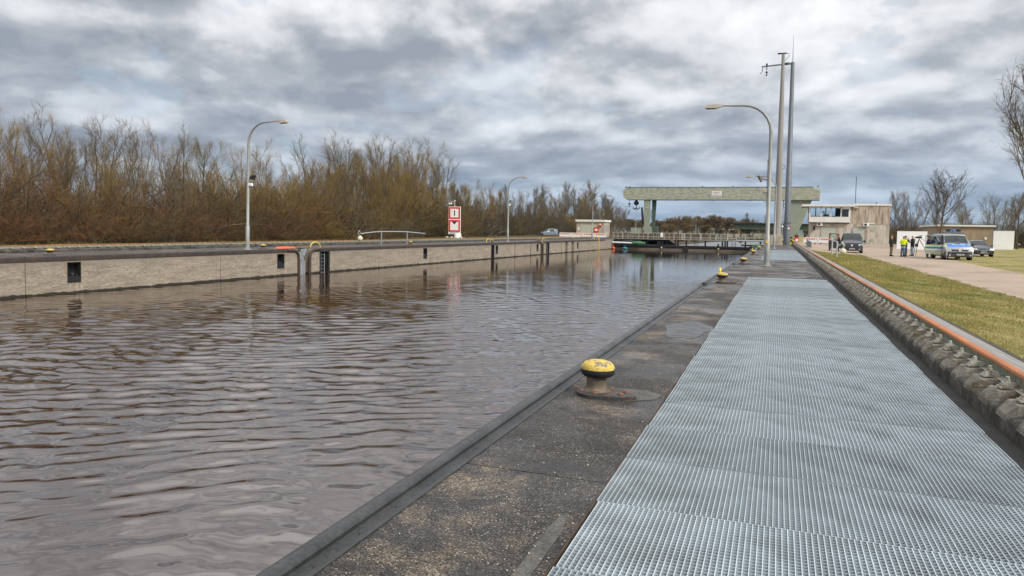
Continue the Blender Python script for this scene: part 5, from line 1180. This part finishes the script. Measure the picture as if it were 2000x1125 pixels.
t = M(); t.bevbox((0, 0, 0), (.22, .34, .26), .04); t.tube([(0, 0, .1), (-.12, 0, .5), (-.3, 0, .62)], .015, 5); o = t.build('camera_bag', m_black); o.location = (11.28, 70.5, .95); tag(o, 'black camera bag hanging at the hip of the man in pale jeans', 'bag')
tp = thing('camera_tripod', 'black video camera on a tripod between the cameraman and the police officer', 'tripod', (11.28, 69.4, 0))
t = M(); 
for a in (-20, 100, 220): t.tube([(.0, 0, 1.5), (.42 * math.cos(R(a)), .42 * math.sin(R(a)) , .75), (.62 * math.cos(R(a)), .62 * math.sin(R(a)) , 0)], [.028, .024, .016], 6)
t.build('legs', m_black, tp)
t = M(); t.bevbox((0, 0, 1.63), (.38, .16, .18), .02); t.tube([(-.2, 0, 1.62), (-.33, 0, 1.62)], .055, 10); t.cbox((.1, 0, 1.78), (.22, .05, .05)); t.tube([(.15, 0, 1.5), (.5, .05, 1.35)], .012, 5); t.build('video_camera', m_black, tp)
person((11.42, 66.2, 0), 80, 1.80, 'police officer in dark uniform standing behind the open police van door', (.015, .02, .035), (.012, .014, .022), 'pockets', cap=(.02, .02, .03), vest=((.45, .5, .55), 1.22))
person((12.30, 64.0, .02), -20, 1.62, 'person in yellow safety vest leaning into the open police van', (.62, .85, .05), (.02, .03, .06), 'hold', hair=(.06, .04, .03), lean=.15)
person((4.92, 79.0, 0), 95, 1.78, 'person in orange vest behind the open grey van door', (.80, .20, .04), (.012, .014, .03), 'hold', cap=(.03, .02, .02))
person((5.62, 77.9, 0), -90, 1.82, 'person in red and white jacket at the open grey van door', (.62, .03, .03), (.02, .02, .03), 'hold', cap=(.55, .03, .03), vest=((.75, .75, .72), 1.12))
person((2.85, 127.5, .1), 10, 1.75, 'distant person in black beside the red and white marker post', blk, blk, 'stand', hair=(.10, .07, .05))
person((4.9, 152, .1), 60, 1.78, 'distant person in dark clothes behind the site barrier', (.03, .03, .045), blk, 'stand', hair=(.05, .04, .03))
# ================================================================ bare winter trees and thickets
def bark(name, base, c2, stain, rand=.22):
    return pm(name, base, .9, var=.2, scale=.35, c2=c2, stain=stain, sscale=.22, samt=(.47, .60), rand=rand)
m_bark = bark('grey brown bark', (0.081, 0.060, 0.038), (0.128, 0.101, 0.069), (0.103, 0.081, 0.026))
m_twig = bark('brown twigs', (0.098, 0.065, 0.028), (0.154, 0.108, 0.049), (0.128, 0.089, 0.025))
m_twig2 = bark('golden twigs', (0.170, 0.100, 0.017), (0.251, 0.155, 0.032), (0.160, 0.120, 0.024))
m_twig3 = bark('reddish twigs', (0.123, 0.057, 0.021), (0.172, 0.094, 0.037), (0.115, 0.082, 0.025))
m_pale = bark('pale stems', (.17, .14, .10), (.24, .20, .15), (.12, .10, .06))
m_twigd = bark('dark twigs', (0.082, 0.064, 0.041), (0.127, 0.100, 0.066), (0.098, 0.082, 0.033))
m_twigf = bark('far brown twigs', (.13, .085, .042), (.18, .125, .07), (.11, .09, .03))
m_shr1 = bark('golden brush', (0.138, 0.083, 0.018), (0.211, 0.133, 0.031), (0.095, 0.074, 0.018))
m_shr2 = bark('rusty brush', (0.112, 0.047, 0.015), (0.165, 0.077, 0.025), (0.086, 0.052, 0.015))
m_shr3 = bark('brown brush', (0.057, 0.039, 0.020), (0.094, 0.070, 0.037), (0.082, 0.061, 0.016))
m_twigs = bark('dark brush', (0.037, 0.028, 0.018), (0.066, 0.051, 0.033), (0.053, 0.043, 0.016))
def ribbon(V, F, p, d, L, w, rs, segs=1, up=0.0):
    # thin tapered sprig (one long triangle per segment), gently bent
    side = np.cross(d, rs.normal(size=3)); side /= (np.linalg.norm(side) + 1e-9)
    q = p; o = len(V)
    if segs == 1:
        V += [p - side * w / 2, p + side * w / 2, p + d * L]; F.append((o, o + 1, o + 2)); return
    m = p + d * L * .5 + rs.normal(size=3) * L * .05; d2 = d + rs.normal(size=3) * .22 + np.array([0, 0, up]); d2 /= np.linalg.norm(d2)
    V += [p - side * w / 2, p + side * w / 2, m + side * w * .38, m - side * w * .38, m + d2 * L * .55]
    F += [(o, o + 1, o + 2, o + 3), (o + 3, o + 2, o + 4)]
def unit(v): return v / (np.linalg.norm(v) + 1e-9)
def tree_mesh(seed, H, r0, crown_lo, spread, nl, ang=(.40, .85), droop=0.0, n2=7, n3=6, tw=5, stems=1, twl=.55, tww=.022, lean=0.0, fan=.8):
    rs = np.random.RandomState(seed); T = M(); V = []; F = []; tips = []
    def branch(p, d, L, r, level, sides):
        k = {0: 8, 1: 6, 2: 5, 3: 3}[level]; pts = [p]; dirs = [d]
        for i in range(k):
            up = {0: .10, 1: .17, 2: .13, 3: .08}[level] - droop * (level >= 2) * .12
            d = unit(d + rs.normal(size=3) * (.05 if level == 0 else .08) + np.array([0, 0, up])); p = p + d * L / k; pts.append(p); dirs.append(d)
        if level < 3: T.tube(pts, [r * (1 - .82 * (i / k) ** .9) for i in range(k + 1)], sides, cap=False)
        else:
            for i in range(k): 
                o = len(V); s = unit(np.cross(dirs[i], rs.normal(size=3))) * r * (1 - .25 * i)
                V.extend([pts[i] - s, pts[i] + s, pts[i + 1] + s * .7, pts[i + 1] - s * .7]); F.append((o, o + 1, o + 2, o + 3))
        return pts, dirs
    def at_(pts, dirs, t):
        f = t * (len(pts) - 1); i = min(int(f), len(pts) - 2); a = f - i; return pts[i] * (1 - a) + pts[i + 1] * a, dirs[i]
    def child_dir(d, ang):
        a = unit(np.cross(d, rs.normal(size=3))); return unit(d * math.cos(ang) + a * math.sin(ang))
    for s in range(stems):
        a = 2 * math.pi * (s + rs.rand()) / stems
        base = np.array([math.cos(a), math.sin(a), 0]) * (0 if stems == 1 else rs.uniform(.1, .45) * spread * .35)
        tilt = lean if stems == 1 else fan * rs.uniform(.25, 1.0)
        d0 = unit(np.array([math.cos(a) * tilt, math.sin(a) * tilt, 1.0])); h = H * (1 if stems == 1 else rs.uniform(.72, 1.0))
        P0, D0 = branch(base + np.array([0, 0, -.2]), d0, h * .92, r0 * (1 if stems == 1 else rs.uniform(.6, 1)), 0, 6)
        for i in range(nl):
            t = crown_lo + (1 - crown_lo) * ((i + rs.rand()) / nl) ** .9
            p, d = at_(P0, D0, min(t, .98)); l1 = spread * (1.05 - .62 * t) * rs.uniform(.75, 1.2)
            P1, D1 = branch(p, child_dir(d, rs.uniform(*ang)), l1, r0 * .42 * (1.1 - t * .7), 1, 4)
            for j in range(n2):
                t2 = .18 + .82 * (j + rs.rand()) / n2; p2, d2 = at_(P1, D1, min(t2, .99)); l2 = l1 * .46 * (1.15 - .5 * t2) * rs.uniform(.7, 1.3)
                P2, D2 = branch(p2, child_dir(d2, rs.uniform(.35, .75)), l2, r0 * .16, 2, 3)
                for k in range(n3):
                    t3 = .12 + .88 * (k + rs.rand()) / n3; p3, d3 = at_(P2, D2, min(t3, .99)); l3 = max(.35, l2 * .55 * rs.uniform(.6, 1.3))
                    P3, D3 = branch(p3, child_dir(d3, rs.uniform(.3, .7)), l3, tww * .55, 3, 3)
                    for q in range(tw):
                        p4, d4 = at_(P3, D3, rs.uniform(.1, .99)); ribbon(V, F, p4, child_dir(d4, rs.uniform(.3, .8)), twl * rs.uniform(.6, 1.4), tww, rs)
    C = M(); C.add(V, F); return T, C
def shrub_mesh(seed, H, W_, n, tww=.019, twl=.9, arch=.5):
    rs = np.random.RandomState(seed); T = M(); V = []; F = []
    for i in range(n):
        a = rs.rand() * 6.283; rr = math.sqrt(rs.rand()) * W_ * .5; base = np.array([math.cos(a) * rr, math.sin(a) * rr, -.1])
        d = unit(np.array([rs.normal() * arch, rs.normal() * arch, 1.0])); L = H * rs.uniform(.55, 1.08); k = 6; pts = [base]; p = base; ds = [d]
        bend = unit(np.array([rs.normal(), rs.normal(), 0])) * rs.uniform(0, .16)
        for j in range(k): d = unit(d + rs.normal(size=3) * .10 + bend - np.array([0, 0, .02 * j])); p = p + d * L / k; pts.append(p); ds.append(d)
        T.tube(pts, [.045 * (1 - .8 * j / k) * rs.uniform(.6, 1.3) for j in range(k + 1)], 3, cap=False)
        for j in range(18):
            t = rs.uniform(.12, .97); f = t * k; q = min(int(f), k - 1); pp = pts[q] * (1 - (f - q)) + pts[q + 1] * (f - q)
            dd = unit(ds[q] + rs.normal(size=3) * .55); l = twl * rs.uniform(.7, 1.6); ribbon(V, F, pp, dd, l, tww, rs, 2, .1)
            for m_ in range(5): ribbon(V, F, pp + dd * l * rs.uniform(.1, .9), unit(dd + rs.normal(size=3) * .6), twl * rs.uniform(.35, .9), tww * .8, rs)
    C = M(); C.add(V, F); return T, C
def proto(name, TC, mats, label, cat, group):
    global TOP_
    zs = sorted(v[2] for v in TC[1].v); TOP_ = zs[int(len(zs) * .998)]
    T = thing(name, label, cat, (0, 0, 0), 0, group)
    a = TC[0].build('trunk' if cat == 'tree' else 'stems', mats[0], T, smooth=60); b = TC[1].build('crown', mats[1], T); KIDS[T.name] = [a, b]; REAL[T.name] = TOP_; return T
G1 = 'bare trees standing behind the far quay'; G2 = 'brushwood thickets in front of the bare trees'
REAL = {}
PT = [proto('bare_tree', tree_mesh(1, 12, .20, .22, 5.0, 17, tw=5, n2=6, tww=.013, twl=.75, ang=(.5, .95)), (m_bark, m_twig), 'x', 'tree', G1),
      proto('bare_tree', tree_mesh(2, 12, .13, .12, 4.0, 5, stems=6, tw=4, n2=5, n3=5, fan=.50, tww=.014, twl=.85), (m_bark, m_twig2), 'x', 'tree', G1),
      proto('bare_tree', tree_mesh(3, 12, .17, .30, 3.6, 16, tw=5, n2=6, tww=.013, twl=.7, ang=(.45, .9)), (m_bark, m_twigd), 'x', 'tree', G1),
      proto('bare_tree', tree_mesh(4, 12, .12, .10, 4.2, 5, stems=7, tw=4, n2=5, n3=5, fan=.65, tww=.014, twl=.85), (m_bark, m_twig), 'x', 'tree', G1),
      proto('bare_tree', tree_mesh(5, 12, .15, .15, 5.2, 16, tw=5, n2=6, droop=.3, tww=.013, twl=.7, ang=(.6, 1.05)), (m_pale, m_twig), 'x', 'tree', G1)]
PS = [proto('shrub', shrub_mesh(11, 5, 5, 60), (m_twigs, m_shr1), 'x', 'shrub', G2), proto('shrub', shrub_mesh(12, 5, 5, 60, arch=.7), (m_twigs, m_shr2), 'x', 'shrub', G2),
      proto('shrub', shrub_mesh(13, 5, 5, 60, arch=.6), (m_twigs, m_shr3), 'x', 'shrub', G2), proto('shrub', shrub_mesh(14, 5, 5, 55, arch=.8), (m_pale, m_twigs), 'x', 'shrub', G2)]
usedP = set()
def put(P, loc, rz, s, label, group, sy=None):
    f_ = (12.0 if P in PT else 5.0 if P in PS else 9.0) / REAL[P.name]; s = s * f_; sy = s if sy is None else sy * (1 + (f_ - 1) * .5)
    key = P.name; sc3 = (s if sy is None else sy, s if sy is None else sy, s)
    if key in usedP: dup(P, loc, rz, label, group, sc3)
    else:
        usedP.add(key); P.location = loc; P.rotation_euler[2] = rz; P.scale = sc3; P['label'] = label; P['group'] = group
# skyline of the photograph as heights of trees along the bank: (lock-line y, set back, height, kind)
rs = random.Random(21)
# station list: y along the bank -> top height in metres
prof = [(10, 12), (20, 12), (27, 11.4), (31, 10.2), (36, 10), (42, 9.6), (48, 12.6), (52, 12.2), (57, 9.5), (63, 10.6), (68, 10.2), (74, 9.2), (82, 10.4), (88, 15.6), (94, 16.4), (100, 14.2), (108, 15.2), (116, 16.4), (122, 15.0), (130, 11.4), (138, 12.6), (148, 12.6), (158, 11.4), (170, 13.0), (184, 12.6), (200, 12.0), (216, 15.5), (232, 16.5), (250, 16.0), (268, 14.0), (290, 9.0)]
ys_ = [p[0] for p in prof]; hs_ = [p[1] for p in prof]
y = 14.0; n_ = 0
while y < 300:
    h = float(np.interp(y, ys_, hs_))
    for row, (off, f) in enumerate(((-19.5, .62), (-24.5, 1.0), (-28, .80), (-33.5, .84))):
        if row == 3 and y > 130: continue
        o_ = off + rs.uniform(-1.5, 1.5) - min(8, max(0, y - 75) * .12); yy = y + rs.uniform(-1.6, 1.6) + row * 1.3
        # trees set back need more height for the same skyline
        hh = 1.05 * h * f * rs.uniform(.80, 1.06)
        if row == 1: hh = 1.10 * h * rs.uniform(.84, 1.06)
        if y > 205 and row == 0: o_ -= 2
        kind = rs.choice([0, 1, 1, 1, 3, 3, 4]) if y < 120 else rs.choice([0, 2, 2, 0, 3, 1])
        lab = {0: 'bare single trunked tree with spreading brown crown behind the far quay', 1: 'bare many stemmed tree with golden brown twigs behind the far quay', 2: 'slim dark twigged bare tree in the wood behind the far quay',
               3: 'bushy many stemmed brown bare tree behind the far quay', 4: 'bare tree with pale trunk and drooping twigs behind the far quay'}[kind]
        put(PT[kind], LP(o_, yy, 0), rs.uniform(0, 6.28), hh / 12.0, lab, G1, hh / 12.0 * rs.uniform(.85, 1.1)); n_ += 1
    y += 4.6 if y < 130 else 6.5
y = 8.0
while y < 240:
    for row, (off, h0) in enumerate(((-15.5, 3.0), (-17.8, 4.9), (-21.5, 6.6))):
        if y > 130 and row == 0 or (row < 2 and 92 < y < 107): continue
        kind = rs.choice([0, 1, 1, 2, 3] if y < 70 else ([0, 0, 1, 2, 3] if y < 130 else [2, 2, 0, 3, 3]))
        s = h0 / 5 * rs.uniform(.75, 1.25)
        lab = {0: 'dense golden brown brushwood thicket at the foot of the trees', 1: 'reddish brown brushwood thicket at the foot of the trees', 2: 'brown tangled thicket at the foot of the trees', 3: 'dark thicket with pale stems at the foot of the trees'}[kind]
        put(PS[kind], LP(off + rs.uniform(-.8, .8) - min(11, max(0, y - 72) * .13), y + rs.uniform(-1.2, 1.2), 0), rs.uniform(0, 6.28), s, lab, G2, max(s, .85) * rs.uniform(.9, 1.15))
    y += 3.4
# ---- trees on the right
tr = proto('bare_tree', tree_mesh(41, 8.7, .20, .26, 6.6, 17, ang=(.6, 1.1), tw=6, n2=7, n3=6, twl=.45, tww=.017, lean=.10), (m_bark, m_twigd), 'lone bare tree with wide crown standing behind the police van', 'tree', None)
del_ = tr.pop('group', None); tr.location = (20.6, 112, 0); tr.rotation_euler[2] = R(200)
tr = proto('bare_tree', tree_mesh(42, 20, .36, .20, 13, 20, ang=(.5, 1.0), tw=6, n2=8, n3=6, twl=.8, tww=.024), (m_bark, m_twigd), 'tall bare tree reaching in from the right edge of the view', 'tree', None)
tr.pop('group', None); tr.location = (30.5, 110, 0); tr.rotation_euler[2] = R(30)
G3 = 'bare trees behind the buildings on the right'
for i, (x, y, h, k) in enumerate(((23, 168, 11, 0), (27, 172, 12, 3), (31.5, 176, 11, 2), (34, 165, 8.5, 4), (40, 190, 10, 0), (49, 200, 9, 3), (58, 205, 10, 2), (52, 160, 11, 0), (47, 150, 9, 4), (33.0, 124.5, 7.8, 0), (44, 140, 8, 3), (66, 190, 11, 1), (34.4, 131, 9, 0), (37, 129, 9, 3), (32.6, 136, 9, 3), (38, 210, 9, 2), (20, 190, 9, 3), (60, 165, 10, 4), (43, 128, 9, 0), (29, 200, 9, 3), (45, 215, 10, 0))):
    lab = {0: 'bare spreading tree behind the buildings on the right', 1: 'golden bare tree behind the buildings on the right', 2: 'slim bare tree behind the buildings on the right', 3: 'many stemmed bare tree behind the buildings on the right', 4: 'pale bare tree behind the buildings on the right'}[k]
    if i == 9: lab = 'bare spreading tree standing beside the right white wall'
    put(PT[k], (x, y, 0), i * 1.3, h / 12, lab, G3)
G4 = 'thickets behind the buildings on the right'
for i in range(22):
    x = 19.5 + i * 2.1; y = 160 + (i * 37 % 23); k = (0, 2, 3, 2)[i % 4]
    if x > 38: y = 137 + (i * 29 % 17)
    put(PS[k], (x, y, 0), i * 2.1, .8 + (i * 7 % 5) * .1, ('golden', '', 'brown', 'dark')[k] + ' thicket growing behind the buildings on the right', G4, 1.3)
# ---- rounded willows along the river far behind the gantry
PF = proto('willow', tree_mesh(61, 9, .16, .05, 6.0, 7, stems=6, tw=5, n2=7, n3=6, twl=.9, tww=.07, fan=.9), (m_twigf, m_twigf), 'x', 'tree', None)
G5 = 'brown rounded willows on the far river bank'
fars = [(-52, 330, 8.5), (-46, 345, 10), (-41, 335, 11), (-33, 360, 11.5), (-27, 350, 12.0), (-21, 356, 11), (-16, 345, 8.5), (-12, 365, 10.5), (-6, 375, 8), (-60, 340, 9), (-38, 310, 6.5), (-30, 305, 6), (-24, 300, 4.5), (-47, 305, 6), (3, 380, 7), (-56, 305, 6), (12, 390, 6), (-66, 330, 9), (-74, 350, 10), (-18, 315, 4.5), (24, 400, 6), (-11, 345, 8.0), (-3, 350, 5)]
for x, y, h in fars: put(PF, (x * (y / 330.0) * 1.0, y, -.3), x, .84 * h / 9, 'brown rounded willow on the far river bank', G5, h / 9 * 1.15)
for i, (x, y, h) in enumerate(((-62, 380, 14), (-16, 400, 13), (-7, 410, 12), (30, 420, 12), (-84, 370, 15))): put(PT[2], (x, y, -.3), i, h / 12, 'tall thin bare tree among the far willows', 'tall bare trees among the far willows')
# reeds on the pool bank
rs_ = np.random.RandomState(8); V = []; F = []
for i in range(9000):
    y = 148 + 130 * rs_.rand(); x = -20.5 - rs_.rand() * 20 * (1 if y > 165 else .6); ribbon(V, F, np.array([x, y, -.1]), unit(np.array([rs_.normal() * .25, rs_.normal() * .25, 1])), rs_.uniform(.5, 1.5), .07, rs_)
q = M(); q.add(V, F); o = q.build('reeds', m_twigf); tag(o, 'brown reeds on the bank beyond the lock gate', 'reeds'); struct(o, 'stuff')
# dead grass and low bramble along the wood edge and the far quay
V = []; F = []
for i in range(26000):
    y = 8 + 190 * rs_.rand() ** 1.3; off = -8.2 - 8.5 * rs_.rand() ** .8; h = .12 + .55 * rs_.rand() * max(0, (-off - 10) / 6); p = LP(off, y, .03)
    ribbon(V, F, np.array(p), unit(np.array([rs_.normal() * .4, rs_.normal() * .4, 1])), h, .03, rs_)
q = M(); q.add(V, F); o = q.build('rough_grass', pm('dry grass', (.17, .13, .05), .9, var=.3, scale=.5, stain=(.10, .12, .025), sscale=.3)); tag(o, 'rough dry grass along the edge of the wood', 'grass'); struct(o, 'stuff')
# turf blades on the near right bank
V = []; F = []
def zt(x): return float(np.interp(x, [2.9, 3.6, 4.8, 6.3], [.2, .16, .05, 0]))
for i in range(150000):
    d = 7.5 * (10.0 ** rs_.rand()); xr_ = rs_.rand()
    y = d; x = 3.12 + (6.72 - 3.12) * xr_ if rs_.rand() < .62 or y < 36 else 11.5 + 16 * rs_.rand()
    if i % 14 == 0: x = 2.96 + .2 * rs_.rand()
    if y > 70 and x < 8: continue
    if x > 11 and x < np.interp(y, [41, 50, 58, 66, 73, 80], [11.4, 11.7, 12.1, 13.0, 14.4, 19.6]): continue
    edge = 0
    if x < 7: x += .08 * math.sin(y * 3.1) + .05 * math.sin(y * 7.7)
    s = .6 + d / 22 * (.5 if x > 9 else 1); h = (.7 if x > 9 else 1) * rs_.uniform(.02, .055) * (1 + .5 * math.sin(x * 3 + y * .7) * math.sin(y * 1.3)) * min(2.2, .8 + d / 40)
    ribbon(V, F, np.array([x, y, zt(x) - .003]), unit(np.array([rs_.normal() * .6, rs_.normal() * .6, 1])), h, .006 * s, rs_)
q = M(); q.add(V, F)
m_blade = pm('grass blades', (.17, .165, .035), .85, var=.3, scale=.7, c2=(.36, .29, .10), stain=(.11, .15, .022), sscale=.5, samt=(.5, .6))
o = q.build('grass', m_blade); tag(o, 'short winter grass strip between the crane rail and the road', 'grass'); struct(o, 'stuff')
# dead leaves and litter by the verge
V = []; F = []
for i in range(260):
    y = 6 + 22 * rs_.rand() ** 1.5; x = rs_.uniform(3.0, 6.6); a = rs_.rand() * 6.28; s = rs_.uniform(.015, .035); z = zt(x) + .03
    c, s_ = math.cos(a) * s, math.sin(a) * s; o_ = len(V); V += [(x - c, y - s_, z), (x + s_ * .6, y - c * .6, z + .01), (x + c, y + s_, z + .012), (x - s_ * .6, y + c * .6, z)]; F.append((o_, o_ + 1, o_ + 2, o_ + 3))
q = M(); q.add(V, F); o = q.build('leaf_litter', pm('dry leaf', (.28, .19, .10), .8, var=.3, scale=20)); tag(o, 'scattered pale dead leaves on the near turf', 'leaves'); struct(o, 'stuff')

# ================================================================ hills
m_hill = pm('wooded hills', (.045, .055, .030), .95, var=.25, scale=.002)
def hills(y0, depth, amp, seed, name, x0, x1):
    rs = np.random.RandomState(seed); n = 90; q = M(); xs = np.linspace(x0, x1, n); ph = rs.rand(6) * 6.28
    pr = [max(12, amp * (.55 + sum(math.sin(x / 1000 * f + p) / f * .45 for f, p in zip((.55, 1.1, 2.0, 3.4, 6.1), ph)))) for x in xs]
    vs = []; 
    for j, fy in enumerate((0, .25, .5, 1.0)):
        for i, x in enumerate(xs): vs.append((x, y0 + depth * fy, (-1, pr[i] * .55, pr[i], -1)[j] + (rs.uniform(-.02, .02) * amp if j in (1, 2) else 0)))
    q.add(vs, [(j * n + i, j * n + i + 1, (j + 1) * n + i + 1, (j + 1) * n + i) for j in range(3) for i in range(n - 1)]); struct(q.build(name, m_hill, smooth=True))
hills(6500, 2500, 42, 5, 'hills', -6500, 4500); hills(9200, 1800, 105, 9, 'far_hills', -8500, 6500)
# ---- air
def haze():
    q = M(); q.box(-8900, 8900, -90, 11400, -8, 330); m = bpy.data.materials.new('haze'); m.use_nodes = True; t = m.node_tree; t.nodes.clear()
    o_ = t.nodes.new('ShaderNodeOutputMaterial'); v = t.nodes.new('ShaderNodeVolumePrincipled'); v.inputs['Color'].default_value = (.52, .76, 1.0, 1); v.inputs['Density'].default_value = 5.0e-5; v.inputs['Anisotropy'].default_value = .2
    t.links.new(v.outputs[0], o_.inputs['Volume']); struct(q.build('haze', m), 'stuff')
haze()
